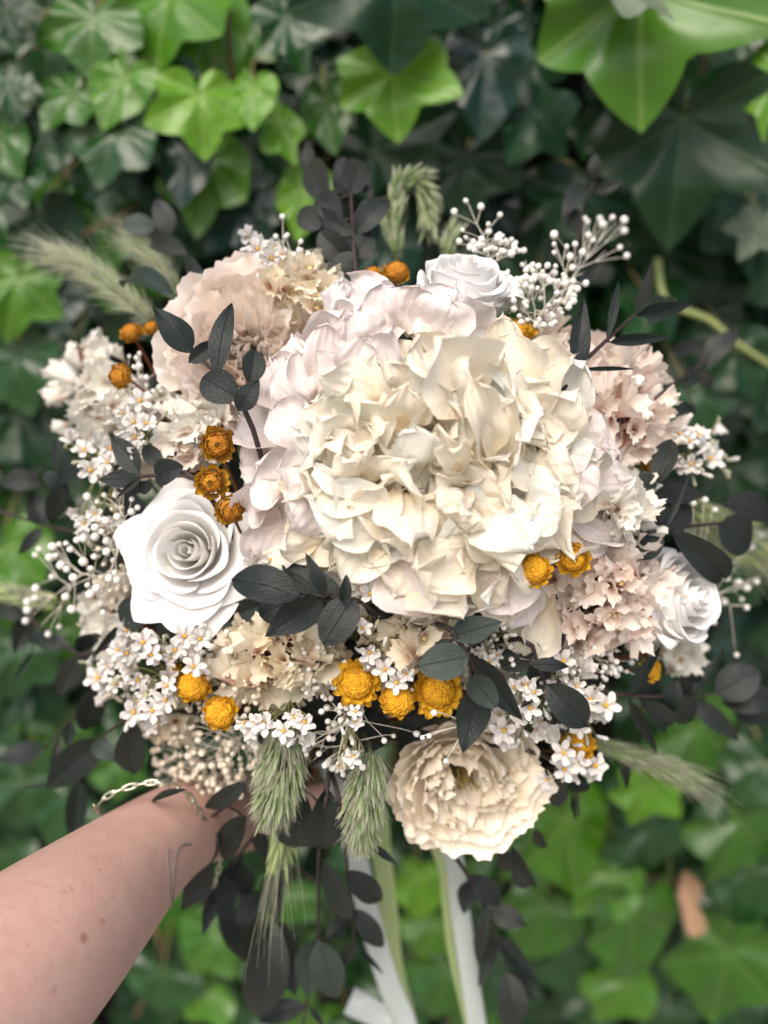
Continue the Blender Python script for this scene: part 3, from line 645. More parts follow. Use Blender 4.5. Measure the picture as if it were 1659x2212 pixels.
statice('white statice hanging under the far left tip, below the round golden head', 205, 905, 50, 45, 9, M_SW, 50, .006, 2, (-.3, -.3))
statice('cream statice standing behind the blush peony at upper left', 645, 612, 62, 55, 18, M_SC, 48, -.004, 3, (0, .3))
statice('small white statice tuft between blush peony and three golden heads', 425, 930, 62, 58, 17, M_SW, 50, -.004, 4)
statice('large cream statice below the middle, left of the golden trio', 595, 1420, 112, 80, 38, M_SC, 54, -.008, 5)
statice('cream statice just above the golden trio under the hydrangea', 893, 1376, 70, 52, 19, M_SC, 54, -.020, 6)
statice('largest pink-cream statice cluster beside the right rose', 1318, 1282, 118, 110, 48, M_SB, 56, -.018, 7, (.15, 0))
statice('blush statice crowding the peony at upper right', 1345, 885, 104, 118, 42, M_SB, 52, -.014, 8, (.25, .1))
statice('fan of white statice between dark leaves at mid right', 1338, 1094, 60, 56, 17, M_SW, 56, -.028, 9, (.3, .2))
statice('small cream statice under the right rose at the lower right edge', 1470, 1412, 32, 42, 9, M_SW, 48, 0, 10, (.3, -.2))
statice('creamy statice hanging behind the left rose beside tiny white buds', 238, 1335, 36, 62, 12, M_SW, 52, .02, 11, (-.2, -.3))
statice('pale statice tuft left of the three stacked golden heads', 385, 985, 48, 34, 9, M_SB, 46, 0, 12)
statice('blush statice between the upper right golden head and hydrangea', 1190, 745, 48, 42, 10, M_SB, 46, .012, 13)

# ------------------------------------------------------------------ star-shaped small white flowers
def star_mesh(seed):
    r = random.Random(seed); nu, nv = 50, 6; vs = []; at = []; fs = []; flat = [.15, .35, .6, 1.5, 2.6][seed]
    for j in range(nv):
        v = j / (nv - 1)
        for k in range(nu):
            a = 2 * math.pi * k / nu; lobe = abs(math.cos(2.5 * a)); R = .50 + .50 * lobe ** 1.25 - (.05 if lobe > .992 else 0) + .10 * ns(math.cos(a) * 4, math.sin(a) * 4, seed)
            rr = .07 + (R - .07) * v
            z = -.42 * (1 - v) ** 2.2 + flat * v * v * .4 + .20 * v * (1 - lobe) + .10 * v * (math.cos(10 * a)) + .05 * ns(rr * math.cos(a) * 3, rr * math.sin(a) * 3, seed * 2) * v
            vs.append((rr * math.cos(a), rr * math.sin(a), z)); at.append(v)
        fs += [] if j == nv - 1 else [(j * nu + k, j * nu + (k + 1) % nu, (j + 1) * nu + (k + 1) % nu, (j + 1) * nu + k) for k in range(nu)]
    return mesh('star_flower', vs, fs, M_STAR, at)
STARS = [star_mesh(s) for s in range(5)]
def lathe_mesh(name, prof, n, mat, wob=0.0):
    vs = []; fs = []
    for j, (rad, z) in enumerate(prof):
        for k in range(n):
            a = 2 * math.pi * k / n; q = rad * (1 + wob * math.cos(5 * a)); vs.append((q * math.cos(a), q * math.sin(a), z))
    for j in range(len(prof) - 1):
        for k in range(n): fs.append((j * n + k, j * n + (k + 1) % n, (j + 1) * n + (k + 1) % n, (j + 1) * n + k))
    fs.append(tuple(range(n))[::-1]); fs.append(tuple((len(prof) - 1) * n + k for k in range(n)))
    return mesh(name, vs, fs, mat, [j / (len(prof) - 1) for j in range(len(prof)) for k in range(n)])
STAR_EYE = lathe_mesh('star_eye', [(.04, -.42), (.10, -.25), (.16, -.16), (.15, -.04), (.05, .03)], 7, M_EYE)
STAR_BUD = lathe_mesh('star_bud', [(.04, 0), (.13, .25), (.16, .6), (.20, .95), (.10, 1.15), (.02, 1.2)], 8, M_STAR, .18)
STAR_CAL = lathe_mesh('star_calyx', [(.05, -1.15), (.14, -.95), (.17, -.6), (.13, -.35)], 7, M_CALYX)
def tree(mb, base, pts, r, depth_=0):              # a branching stem from base to every point
    if len(pts) <= 2 or depth_ > 7:
        for p in pts: mb.tube(bez(base, base.lerp(p, .35), base.lerp(p, .7) + UP * .0008, p, 5), r, r * .7, 4)
        return
    c = sum(pts, Vector()) / len(pts); node = base.lerp(c, .42)
    mb.tube(bez(base, base.lerp(node, .3), base.lerp(node, .7), node, 4), r * 1.15, r, 4)
    ax = max(pts, key=lambda p: (p - c).length) - c
    k = 3 if len(pts) > 7 else 2
    o = sorted(pts, key=lambda p: (p - c).dot(ax)); n = len(o)
    for i in range(k): tree(mb, node, o[i * n // k:(i + 1) * n // k], r * .86, depth_ + 1)
def star_sprig(label, pts, base, off=0.0, seed=0, buds=4, extra=0):
    r = random.Random(300 + seed); b = S(base[0], base[1], dome(base[0], base[1], .03)); ends = []
    o = thing('star_flower_sprig', label, 'flower sprig', b, 'sprigs of small white star-shaped flowers')
    P = list(pts)
    extra = int(extra * 2.2) + 3; buds = int(buds * 1.6)
    for i in range(extra):
        x, y, s_ = r.choice(pts); P.append((x + r.uniform(-46, 46), y + r.uniform(-36, 36), s_ * r.uniform(.7, .95)))
    for i, (x, y, s_) in enumerate(P):
        back = .012 if i >= len(pts) else 0
        p = S(x, y, dome(x, y, off - .010 + back + r.uniform(-.003, .003))); ax = (tocam(p) * (.9 if i < len(pts) else .5) + (p - b).normalized() * .4 + rv(r, .55)).normalized(); z = s_ * 1.08 * PX(depth(p))
        M = axisframe(p, ax, z, r.uniform(0, 6)); f = part('flower', STARS[r.choice((0, 0, 1, 1, 2)) if i < len(pts) else r.choice((1, 2, 3, 4))], M, o)
        part('eye', STAR_EYE, M, f); part('calyx', STAR_CAL, M, f); ends.append(p - ax * z * 1.1)
    for i in range(buds):
        x, y, s_ = r.choice(pts); x += r.uniform(-34, 34); y += r.uniform(-24, 34); p = S(x, y, dome(x, y, off + r.uniform(-.008, .004)))
        ax = (tocam(p) * .2 + (p - b).normalized() * .6 + rv(r, .6)).normalized()
        part('bud', STAR_BUD, axisframe(p, ax, 24 * PX(depth(p)), 0), o, M_CALYX if r.random() < .35 else None); ends.append(p)
    mb = MB(); tree(mb, b, ends, .0009); to_bind(mb, b, .0012); mb.build('stem', M_STEM, o)
def zl(Z, L): return [(*Z(x, y), s_) for x, y, s_ in L]
star_sprig('white star flowers under the blush peony at left, four open', zl(Z1, [(840, 1110, 26), (800, 1240, 23), (880, 1245, 22), (805, 1335, 22), (740, 1190, 18), (820, 1420, 20), (730, 1300, 18)]), (340, 960), -.002, 1, 7, 3)
star_sprig('white star flowers at the left edge above the tiny white buds', zl(Z4, [(545, 240, 28), (505, 110, 26), (660, 110, 22), (640, 190, 22), (570, 500, 18), (500, 560, 20)]), (280, 1010), -.002, 2, 6, 4)
star_sprig('biggest spray of white star flowers at lower left', zl(Z7, [(860, 165, 29), (765, 235, 25), (645, 310, 24), (580, 380, 28), (830, 400, 24), (905, 240, 24), (1110, 130, 28), (1055, 210, 24), (1000, 425, 22), (990, 515, 28), (910, 580, 26), (800, 590, 28), (765, 345, 24), (1200, 150, 25), (1160, 310, 26), (690, 420, 20), (870, 480, 20), (700, 215, 22)]), (430, 1420), -.008, 3, 16, 14)
star_sprig('row of white star flowers above the left fluffy grass head', zl(Z8, [(105, 655, 27), (60, 650, 22), (225, 700, 25), (350, 650, 26), (290, 620, 22)]), (640, 1480), -.016, 4, 9, 1)
star_sprig('little white star flowers dangling above the right fluffy grass head', zl(Z8, [(655, 585, 17), (660, 645, 18), (640, 860, 23)]), (750, 1480), -.014, 5, 3)
star_sprig('white star flowers peeping over the golden trio', zl(Z8, [(740, 235, 24), (705, 75, 22), (830, 330, 26), (905, 410, 25), (960, 360, 20)]) + zl(Z5, [(750, 980, 26), (680, 950, 22)]), (800, 1400), -.012, 6, 10, 3)
star_sprig('white star flowers between left rose and hydrangea', zl(Z5, [(150, 770, 22), (465, 830, 20), (230, 800, 16), (100, 830, 18)]), (640, 1240), .0, 7, 2, 3)
star_sprig('white star flowers right of the round cream peony', zl(Z9, [(590, 510, 28), (690, 545, 31), (70, 700, 30), (530, 680, 23), (430, 280, 26), (230, 560, 27), (250, 470, 22), (170, 620, 22), (510, 430, 20), (210, 430, 24)]), (1180, 1500), -.008, 8, 16, 12)
star_sprig('white star flowers beneath the lone golden head at lower right', zl(Z9, [(430, 830, 27), (530, 890, 25), (630, 910, 29), (440, 930, 27)]), (1190, 1590), -.012, 9, 3, 1)
star_sprig('white star flowers poking out at the right edge', zl(Z6, [(1320, 170, 27), (1200, 205, 24), (1130, 20, 24), (1250, 20, 24), (1190, 60, 20)]), (1420, 990), .0, 10, 8, 3)
star_sprig('small white star flowers at the top left beside tiny white buds', zl(Z2, [(70, 200, 24), (160, 260, 24), (210, 230, 18)]), (620, 600), .0, 11, 4, 2)
star_sprig('pair of pinkish white stars above the hanging hydrangea petal', zl(Z8, [(1550, 30, 22), (1460, 280, 19)]), (1070, 1400), -.006, 12, 6, 2)

# ------------------------------------------------------------------ baby's breath
def bud_mesh(seed):
    r = random.Random(seed); nu, nv = 15, 9; vs = []; fs = []
    for j in range(nv):
        b = math.pi * (.03 + .94 * j / (nv - 1))
        for k in range(nu):
            a = 2 * math.pi * k / nu; g = .20 * math.sin(b) * abs(math.sin(2.5 * a + .4 * math.cos(b) * 3)) ** .5
            q = math.sin(b) * (.82 + g); vs.append((q * math.cos(a), q * math.sin(a), -math.cos(b) * (1.06 + .1 * math.sin(5 * a) * (j > 6)) * (1 if j < 8 else .82)))
    for j in range(nv - 1):
        for k in range(nu): fs.append((j * nu + k, j * nu + (k + 1) % nu, (j + 1) * nu + (k + 1) % nu, (j + 1) * nu + k))
    fs.append(tuple(range(nu))[::-1]); fs.append(tuple((nv - 1) * nu + k for k in range(nu)))
    return mesh('gyp_bud', vs, fs, M_GYP)
BUDS = [bud_mesh(s) for s in range(3)]
def gyp(label, pts, base, size=11, off=0.0, seed=0, mat=None, jit=.008, boff=.02, rel=None, bare=0):
    r = random.Random(700 + seed); b = S(base[0], base[1], dome(base[0], base[1], boff)); ends = []
    o = thing('gypsophila_sprig', label, 'gypsophila', b, "sprigs of tiny white baby's breath buds")
    for x, y in pts:
        p = S(x, y, dome(x, y, off) + r.uniform(-jit, jit)); ax = ((p - b).normalized() + rv(r, .6)).normalized(); s_ = size * r.uniform(.48, .84) * PX(depth(p))
        part('bud', r.choice(BUDS), axisframe(p, ax, s_, r.uniform(0, 6)), o, mat); ends.append(p - ax * s_ * .9)
    for i in range(bare):
        x, y = r.choice(pts); ends.append(S(x + r.uniform(-30, 30), y + r.uniform(-30, 30), dome(x, y, off)))
    mb = MB(); tree(mb, b, ends, .0004); to_bind(mb, b, .0009); mb.build('stem', M_GSTEM, o)
def ell(x, y, rx, ry, n, seed):
    r = random.Random(seed); return [(x + rx * math.sqrt(r.random()) * math.cos(a), y + ry * math.sqrt(r.random()) * math.sin(a)) for a in [r.uniform(0, 6.28) for _ in range(n)]]
def zp(Z, L): return [Z(x, y) for x, y in L]
gyp("baby's breath fanning out at the far left beside the white rose", zp(Z4, [(235, 715), (210, 750), (315, 700), (355, 685), (395, 680), (460, 660), (500, 650), (420, 715), (300, 765), (335, 750), (365, 810), (400, 835), (565, 760), (500, 790), (545, 830), (310, 880), (440, 885), (215, 950), (395, 1000), (525, 930), (580, 950), (540, 985), (210, 1010), (165, 1030), (165, 1080), (155, 1145), (430, 1075), (355, 1180), (290, 1225)]), (262, 1240), 11.5, -.012, 1, None, .007, .004, bare=4)
gyp("baby's breath above the left rose and under small dark leaves", zp(Z4, [(525, 400), (585, 430), (625, 390), (690, 390), (755, 245), (735, 335), (790, 415), (790, 490), (705, 520), (635, 545), (570, 585), (680, 575), (640, 665), (570, 640), (640, 730), (825, 465), (690, 855), (655, 890), (705, 900), (605, 1040), (620, 1095), (540, 520), (610, 610), (720, 700), (600, 960), (680, 780)]), (300, 1140), 11.5, -.004, 2, None, .008, .01, bare=3)
gyp("tall baby's breath reaching highest at the upper right", zp(ZT3, [(560, 1310), (575, 1330), (650, 1310), (665, 1345), (725, 1305), (795, 1320), (795, 1385), (580, 1410), (610, 1440), (375, 1405)]) + zp(Z3, [(375, 120), (375, 175), (375, 225), (450, 190), (500, 175), (545, 225), (470, 250), (485, 315), (770, 195), (810, 245), (565, 410), (440, 410)]), (1180, 700), 10.5, -.004, 3, None, .006, .02, bare=5)
gyp("dense froth of baby's breath right of the top rose", ell(1160, 640, 92, 78, 105, 3), (1150, 740), 9.5, .0, 4, M_GYP, .012, .02, bare=10)
gyp("baby's breath rising just behind the top rose", zp(ZT2, [(1320, 1205), (1250, 1270), (1410, 1240), (1525, 1290), (1455, 1345), (1300, 1380), (1460, 1390), (1320, 1425), (1415, 1435), (1280, 1450), (1365, 1450)]) + zp(Z2, [(1525, 160), (1610, 180), (1480, 200), (1560, 155)]) + ell(1080, 535, 70, 26, 26, 9), (1060, 620), 9.5, .0, 5, None, .006, .02, bare=4)
gyp("blurred baby's breath sticking out at the far right", zp(Z6, [(1410, 890), (1480, 915), (1590, 910), (1530, 945), (1500, 1015), (1395, 1030), (1330, 1035), (1325, 1060), (1530, 1065), (1335, 1155), (1270, 1150), (1255, 1180), (1470, 1350), (1610, 630), (1560, 700), (1280, 420), (1210, 440), (1340, 480)]), (1440, 1290), 10.5, .0, 6, None, .006, .03, bare=6)
gyp("beige dried baby's breath hanging over the bracelet and wrist", ell(455, 1630, 130, 82, 150, 11) + ell(410, 1690, 95, 45, 40, 12) + [(480, 1770), (505, 1760), (520, 1720)], (560, 1560), 10.5, .018, 7, M_GYB, .014, .02, bare=20)
gyp("baby's breath between the two fluffy grass heads", ell(735, 1600, 85, 80, 60, 13) + [(688, 1740), (720, 1720), (760, 1690), (700, 1775), (790, 1655), (850, 1590), (830, 1600), (900, 1585)], (770, 1500), 9.5, -.002, 8, None, .012, .02, bare=12)
gyp("tiny buds tangled under the right rose", ell(1290, 1432, 85, 40, 44, 14), (1230, 1400), 8.5, .0, 9, None, .008, .02, bare=14)
gyp("baby's breath sprig at top left behind cream statice", zp(ZT2, [(220, 1300), (250, 1410), (180, 1420)]) + zp(Z2, [(235, 210), (320, 210), (375, 235), (330, 160), (130, 170), (60, 150), (290, 240), (240, 130)]), (640, 600), 9.5, .005, 10, None, .005, .02, bare=3)
gyp("three baby's breath buds drooping over the round cream peony", zp(Z8, [(1130, 590), (1100, 730), (1060, 740), (1200, 880)]), (1062, 1545), 10, -.026, 11, None, .001, -.01)
gyp("loose baby's breath around the pink statice at lower right", ell(1230, 1350, 60, 60, 20, 15), (1250, 1400), 8, .004, 12, None, .006, .02)

gyp("fine pale buds filling the gap below the white rose at left", ell(420, 1400, 130, 50, 60, 21), (520, 1420), 8.5, .004, 21, None, .010, .03, bare=16)
gyp("fine pale buds around the lower left golden pair", ell(470, 1500, 110, 60, 70, 22), (560, 1480), 8.5, .008, 22, M_GYB, .012, .03, bare=18)
gyp("fine pale buds between cream statice and the golden trio", ell(690, 1450, 70, 70, 55, 23), (740, 1430), 8.5, .002, 23, None, .010, .03, bare=14)
gyp("fine pale buds among dark leaves above the cream peony", ell(1060, 1440, 90, 80, 60, 24), (1050, 1400), 8.5, .004, 24, None, .010, .03, bare=14)
gyp("fine pale buds over the stars at lower right", ell(1210, 1510, 110, 70, 60, 25), (1180, 1440), 8.5, .002, 25, None, .010, .03, bare=14)
gyp("fine pale buds beside the far left white statice", ell(290, 850, 70, 90, 50, 26), (380, 920), 8.5, .010, 26, None, .010, .03, bare=12)
gyp("fine pale buds left of the white rose, low between the leaves", ell(245, 1180, 60, 130, 60, 27), (330, 1180), 8.5, .012, 27, M_GYB, .010, .03, bare=14)
statice('tiny cream statice filling the hollow left of the golden trio', 690, 1395, 45, 40, 9, M_SC, 36, .004, 31)
statice('tiny white statice filling the hollow right of the golden trio', 1060, 1500, 55, 60, 12, M_SW, 36, .006, 32)
statice('tiny blush statice in the hollow below the hydrangea middle', 800, 1340, 70, 30, 10, M_SB, 36, .004, 33)
statice('tiny white statice in the hollow left of the blush peony', 330, 880, 45, 40, 9, M_SW, 36, .008, 34)
statice('tiny cream statice low in the hollow above the wrist', 360, 1560, 60, 40, 11, M_SC, 36, .016, 35)
# ------------------------------------------------------------------ golden everlasting heads
def bract_mesh(seed, mat):
    r = random.Random(seed); nu, nv = 7, 9; vs = []; at = []; curl = r.uniform(.1, .45)
    for j in range(nv):
        v = j / (nv - 1); w = math.sin(math.pi * (.16 + .82 * v) ** 1.05) ** .6
        for i in range(nu):
            u = -1 + 2 * i / (nu - 1)
            vs.append((u * w * .5, v + .07 * ns(u * 3, seed, v) * v, .22 * u * u * w + curl * v * v * .6 + .16 * ns(u * 2.5, v * 3, seed) * v + .10 * v * v * math.sin(u * 5 + seed))); at.append(v)
    return mesh('bract', vs, grid_faces(nu, nv), mat, at)
BRACT = {m.name: [bract_mesh(60 + s, m) for s in range(6)] for m in (M_BR, M_BR2)}
def disc_mesh(seed, mat):
    bm = bmesh.new(); bmesh.ops.create_icosphere(bm, subdivisions=5, radius=1.0)
    for v in bm.verts:
        n = v.co.normalized(); c = noise.voronoi(n * 7.0 + Vector((seed, 0, 0)))[0][0]
        v.co = n * (1.0 + .08 * (1 - c * 2.2) + .10 * noise.noise(n * 3 + Vector((seed, 2, 0)))) ; v.co.z *= .72
    me = bpy.data.meshes.new('disc'); bm.to_mesh(me); bm.free(); me.polygons.foreach_set('use_smooth', [True] * len(me.polygons)); me.materials.append(mat); return me
DISC = {m.name: [disc_mesh(s, m) for s in range(2)] for m in (M_DISC, M_DISC2)}
def straw(label, x, y, rad, tilt=(0, 0), off=-.012, bronze=False, open_=0.5, seed=0, core=.62):
    r = random.Random(1200 + seed); d = dome(x, y, off); p = S(x, y, d); s_ = rad * PX(d)
    ax = (tocam(p) + RT * tilt[0] + UP * tilt[1] + rv(r, .12)).normalized()
    o = thing('strawflower', label, 'strawflower', p - ax * s_ * .6, 'golden dried strawflowers in the bouquet')
    M = axisframe(p - ax * s_ * .10, ax, s_, r.uniform(0, 6)); bm_ = M_BR2 if bronze else M_BR
    part('disc', r.choice(DISC[(M_DISC2 if bronze else M_DISC).name]), M @ Matrix.Translation((0, 0, .16)) @ Matrix.Scale(core * 1.06, 4), o)
    for ring, (n, rr, z, lift, L) in enumerate([(9, .26, .30, 2.2, .34), (12, .48, .10, 3.2, .44), (14, .58, -.10, 1.6, .44), (15, .58, -.22, .55 + open_ * .2, .46)]):
        for k in range(n):
            if ring == 0 and core > .56: continue
            if ring == 1 and (open_ > .7 or core > .6): continue
            a = 2 * math.pi * (k + .5 * ring) / n + r.uniform(-.14, .14); dr = Vector((math.cos(a), math.sin(a), 0))
            if ring == 0: dirv = (-dr * .35 + Vector((0, 0, 1.0)))
            else: dirv = dr * (.45 + .25 * ring * open_) + Vector((0, 0, lift * (1.1 - open_ * .8)))
            b = dr * rr + Vector((0, 0, z)); t = b + dirv.normalized() * L * (r.uniform(.7, 1.35) if open_ > .7 else r.uniform(.8, 1.2))
            nrm = -dr + Vector((0, 0, .4)) + rv(r, .5 if open_ > .7 else .3)
            part('bract', r.choice(BRACT[bm_.name]), M @ frame(b, t, nrm, .44 * r.uniform(.8, 1.2)), o)
    mb = MB(); e = p - ax * s_ * .45; mb.tube([M @ Vector((0, 0, -.05)), M @ Vector((0, 0, -.3)), M @ Vector((0, 0, -.5))], s_ * .5, s_ * .10, 9); to_bind(mb, e, .0007, dirn=-ax * .035); mb.build('stem', M_RSTEM, o)
straw('bronze-gold head, top one of the three stacked beside the left rose', 470, 960, 46, (.05, .05), -.018, True, .35, 1, .55)
straw('bronze-gold head, middle one of the three stacked beside the left rose', 457, 1042, 43, (-.1, -.1), -.016, True, .4, 2, .5)
straw('bronze-gold head, lowest of the three stacked, touching the left rose', 497, 1100, 41, (.1, -.2), -.022, True, .2, 3, .55)
straw('round golden head on its russet stalk at the far left', 261, 812, 36, (-.6, .1), -.016, True, .1, 4, .6)
straw('fuzzy orange head behind the far left white statice', 284, 718, 30, (-.4, .5), .008, True, .3, 5, .6)
straw('small orange head half behind the big dark leaf at upper left', 327, 708, 22, (-.2, .6), .006, True, .3, 6, .6)
straw('golden head under white star flowers at lower left, upper of the pair', 419, 1482, 44, (-.1, .1), -.010, False, .25, 7, .66)
straw('golden head hanging lowest at lower left, below its pair', 475, 1540, 43, (.05, -.3), -.014, False, .4, 8, .68)
straw('small golden head mostly hidden left of the lower left pair', 378, 1452, 25, (-.5, .1), .0, False, .3, 9)
straw('golden open head, left one of the trio under the hydrangea', 772, 1475, 52, (-.05, 0), -.014, False, .85, 10, .6)
straw('golden round head, middle and lowest of the trio', 860, 1512, 46, (.05, -.25), -.018, False, .25, 11, .68)
straw('golden open head, right one of the trio, under a dark leaf', 946, 1492, 56, (.05, 0), -.014, False, .9, 12, .58)
straw('golden head tucked under the right edge of the hydrangea', 1154, 1232, 44, (-.1, .4), -.034, False, .4, 13, .62)
straw('golden head with beaded rim facing out at right of the hydrangea', 1238, 1208, 44, (.05, .05), -.036, False, .45, 14, .55)
straw('orange-brown head seen side-on right below the top rose', 1115, 712, 46, (.1, 1.4), .004, False, .9, 15, .5)
straw('orange head behind the left flank of the top rose', 856, 588, 34, (.0, .9), .02, True, .6, 16)
straw('small rusty head left of the top rose, beside the tall dark spray', 806, 592, 24, (-.2, .8), .024, True, .6, 17)
straw('orange head half covered by a dark leaf at mid right', 1416, 1000, 34, (-.1, .1), .0, False, .5, 18)
straw('small bright golden head under the right rose', 1404, 1448, 27, (.3, -.1), .008, False, .9, 19)
straw('lone golden head above white stars at lower right', 1250, 1607, 41, (.1, .4), -.004, False, .6, 20, .6)

# ------------------------------------------------------------------ dark leafed sprays
rl = random.Random(77)
def spray(label, stem, leaves, off=0.0, mat=None, fill=(), tail=True):
    s3 = [S(x, y, dome(x, y, off + (o_[0] if o_ else 0))) for x, y, *o_ in stem]
    o = thing('dark_leaf_spray', label, 'foliage spray', s3[0], 'sprays of dark dried leaves in the bouquet')
    mb = MB(); path = smooth_path(s3, 6); mb.tube(path, .0011, .0008, 6)
    if tail: to_bind(mb, s3[0], .0012, dirn=(s3[0] - s3[1]).normalized() * .02)
    for L in list(leaves) + list(fill):
        x0, y0, x1, y1, w = L[:5]; c = L[5] if len(L) > 5 else None; dz = L[6] if len(L) > 6 else 0
        db = dome(x0, y0, off + dz); b = S(x0, y0, db); t = S(x1, y1, db + rl.uniform(-.008, .006) + (dome(x1, y1) - dome(x0, y0)) * .6)
        n = tocam(b) + rv(rl, .25) + UP * .12
        near = min(path, key=lambda q: (q - b).length_squared)
        if (near - b).length < .02: mb.tube([near, near.lerp(b, .6) - FW * -.001, b], .0006, .0005, 4)
        Lp = math.hypot(x1 - x0, y1 - y0); shape = 'round' if w / Lp > .62 else ('point' if w / Lp < .42 or rl.random() < .4 else 'oval')
        mt = {None: mat, 'G': M_DLG, 'P': M_DLP, 'D': None}.get(c, mat)
        ob = part('leaf', LEAFS[(rl.randrange(5), shape)], frame(b, t, n, w * 1.05 * PX(db)), o, mt)
    mb.build('stem', M_DSTEM, o)
spray('dark spray crossing the blush peony at upper left', [(520, 868), (468, 810), (421, 760)],
      [(418, 760, 331, 660, 66), (408, 783, 468, 738, 36, None, -.004), (468, 812, 502, 655, 52, None, -.004), (513, 862, 437, 815, 74), (514, 888, 560, 820, 50, None, -.003), (540, 828, 551, 756, 50)], -.034)
spray('grey-green spray behind the fluffy grass at upper left', [(445, 660), (405, 560), (345, 492)],
      [(378, 638, 264, 620, 52, 'G', -.02), (432, 640, 402, 550, 38, 'P'), (335, 490, 263, 485, 46, 'G'), (368, 508, 340, 428, 48, 'P'), (405, 552, 327, 522, 46, 'P')], .012)
spray('tall dark spray standing at the top middle', [(770, 620), (764, 520), (758, 420)],
      [(755, 420, 772, 343, 58, 'P'), (750, 420, 735, 338, 58, 'P', .004), (660, 372, 665, 296, 32, 'P', .01), (705, 435, 672, 345, 62, 'P', .01), (738, 478, 690, 420, 56, 'P'), (690, 495, 648, 452, 52, 'P', .006), (763, 508, 683, 450, 44),
       (766, 506, 840, 430, 56), (770, 570, 692, 545, 92, None, .004), (760, 600, 715, 560, 80, None, .008), (768, 560, 800, 500, 50, 'P', .006), (750, 560, 690, 500, 60, 'P', .01), (790, 400, 800, 430, 20, 'P', .008)], .012)
spray('dark pointed spray reaching up over the right peony', [(1200, 868), (1249, 796), (1310, 735), (1375, 677)],
      [(1249, 797, 1262, 640, 46), (1310, 735, 1335, 607, 20), (1375, 677, 1411, 560, 32, 'P'), (1375, 680, 1504, 655, 33), (1316, 738, 1450, 728, 27), (1249, 798, 1372, 797, 10), (1195, 866, 1147, 782, 46, None, .006), (1206, 866, 1202, 800, 42, None, .006)], -.030)
spray('dark rounded spray leaving the frame at mid right', [(1400, 1150), (1440, 1143), (1555, 1130), (1670, 1122)],
      [(1553, 1132, 1622, 1178, 86, None, -.004), (1665, 1123, 1562, 1092, 72, 'P', .004), (1446, 1147, 1565, 1250, 68, None, -.004), (1437, 1142, 1491, 1025, 15, None, -.004), (1415, 1050, 1453, 950, 50, 'P'), (1412, 1062, 1372, 1022, 48), (1407, 1062, 1525, 1068, 54, 'P', .004), (1408, 1142, 1494, 1095, 66, 'P', .006),
       (1428, 1150, 1355, 1192, 74), (1430, 1110, 1370, 1100, 60, None, .008)], -.012)
spray('dark spray pointing right at the lower right edge', [(1300, 1492), (1357, 1501), (1425, 1505), (1490, 1503), (1548, 1498), (1640, 1488)],
      [(1357, 1498, 1430, 1394, 26, None, -.006), (1360, 1510, 1420, 1627, 30), (1438, 1538, 1462, 1462, 48, None, -.004), (1495, 1500, 1566, 1398, 28, 'G', -.003), (1490, 1508, 1597, 1600, 44, None, -.004), (1548, 1500, 1638, 1446, 76), (1562, 1522, 1668, 1500, 62, 'P', .004), (1490, 1510, 1436, 1548, 52, None, .004),
       (1380, 1510, 1442, 1570, 48, None, .006), (1580, 1530, 1668, 1560, 42, None, .008), (1420, 1500, 1370, 1455, 60, None, .01), (1500, 1500, 1470, 1430, 50, 'P', .01), (1430, 1505, 1500, 1550, 60, None, .008)], -.002)
spray('dark leaves between star flowers right of the cream peony', [(1150, 1395), (1160, 1430), (1178, 1478)],
      [(1146, 1435, 1228, 1440, 30, None, -.008), (1180, 1476, 1268, 1567, 72, None, -.006), (1178, 1480, 1123, 1530, 22, None, -.006), (1170, 1490, 1140, 1440, 60, None, .01), (1190, 1540, 1210, 1580, 50, None, .008), (1215, 1400, 1150, 1360, 70, None, .008), (1150, 1400, 1080, 1440, 60, None, .008)], -.012)
spray('slate-green spray hanging over the cream peony', [(975, 1360), (1012, 1420), (1030, 1470), (1040, 1490)],
      [(974, 1374, 1085, 1342, 62, 'G'), (1012, 1418, 902, 1442, 76, 'G', -.006), (1014, 1420, 1128, 1557, 62), (1014, 1462, 1074, 1528, 58, 'G', -.010), (1040, 1484, 998, 1627, 74, None, -.006), (940, 1390, 980, 1420, 50, None, .006)], -.034)
spray('dark spray lying under the left edge of the hydrangea', [(780, 1300), (735, 1292), (690, 1288), (650, 1285)],
      [(650, 1290, 500, 1254, 80, None, -.012), (738, 1295, 608, 1220, 64), (702, 1288, 660, 1194, 32, None, -.010), (697, 1292, 572, 1374, 78, None, -.004), (765, 1290, 698, 1394, 78, None, -.004), (785, 1302, 860, 1312, 62, None, .008), (740, 1300, 748, 1240, 26, None, -.01)], -.022,
      fill=[(620, 1300, 560, 1330, 70, None, .02), (860, 1310, 900, 1350, 60, None, .012)])
spray('dark spray leaving the frame at the left, among blurred ivy', [(180, 1154), (97, 1134), (0, 1105), (-60, 1090)],
      [(95, 1136, 65, 1060, 50), (90, 1140, 40, 1198, 28), (140, 1040, 105, 1124, 48, None, .004), (140, 1022, 116, 948, 42), (125, 1036, 182, 1000, 48), (92, 1042, 2, 1042, 46, 'P', .004), (130, 1042, 95, 1022, 40)], .004)
spray('dark leaves among white stars above the left rose', [(400, 1020), (345, 1026), (298, 1029)],
      [(302, 1022, 243, 942, 50), (345, 1006, 310, 962, 38, None, .004), (335, 1030, 397, 1008, 54), (302, 1030, 213, 1037, 44), (303, 1032, 252, 1075, 16, None, -.006), (300, 1060, 330, 1045, 28, None, .006)], -.016)
spray('dark leaves showing below the white rose at left', [(400, 1330), (330, 1325), (265, 1345)],
      [(326, 1326, 254, 1322, 70), (262, 1348, 196, 1426, 18), (570, 1305, 430, 1352, 50, None, .014), (330, 1320, 390, 1325, 40, None, .01), (440, 1340, 380, 1380, 50, None, .018), (520, 1320, 480, 1370, 50, None, .018)], .0)
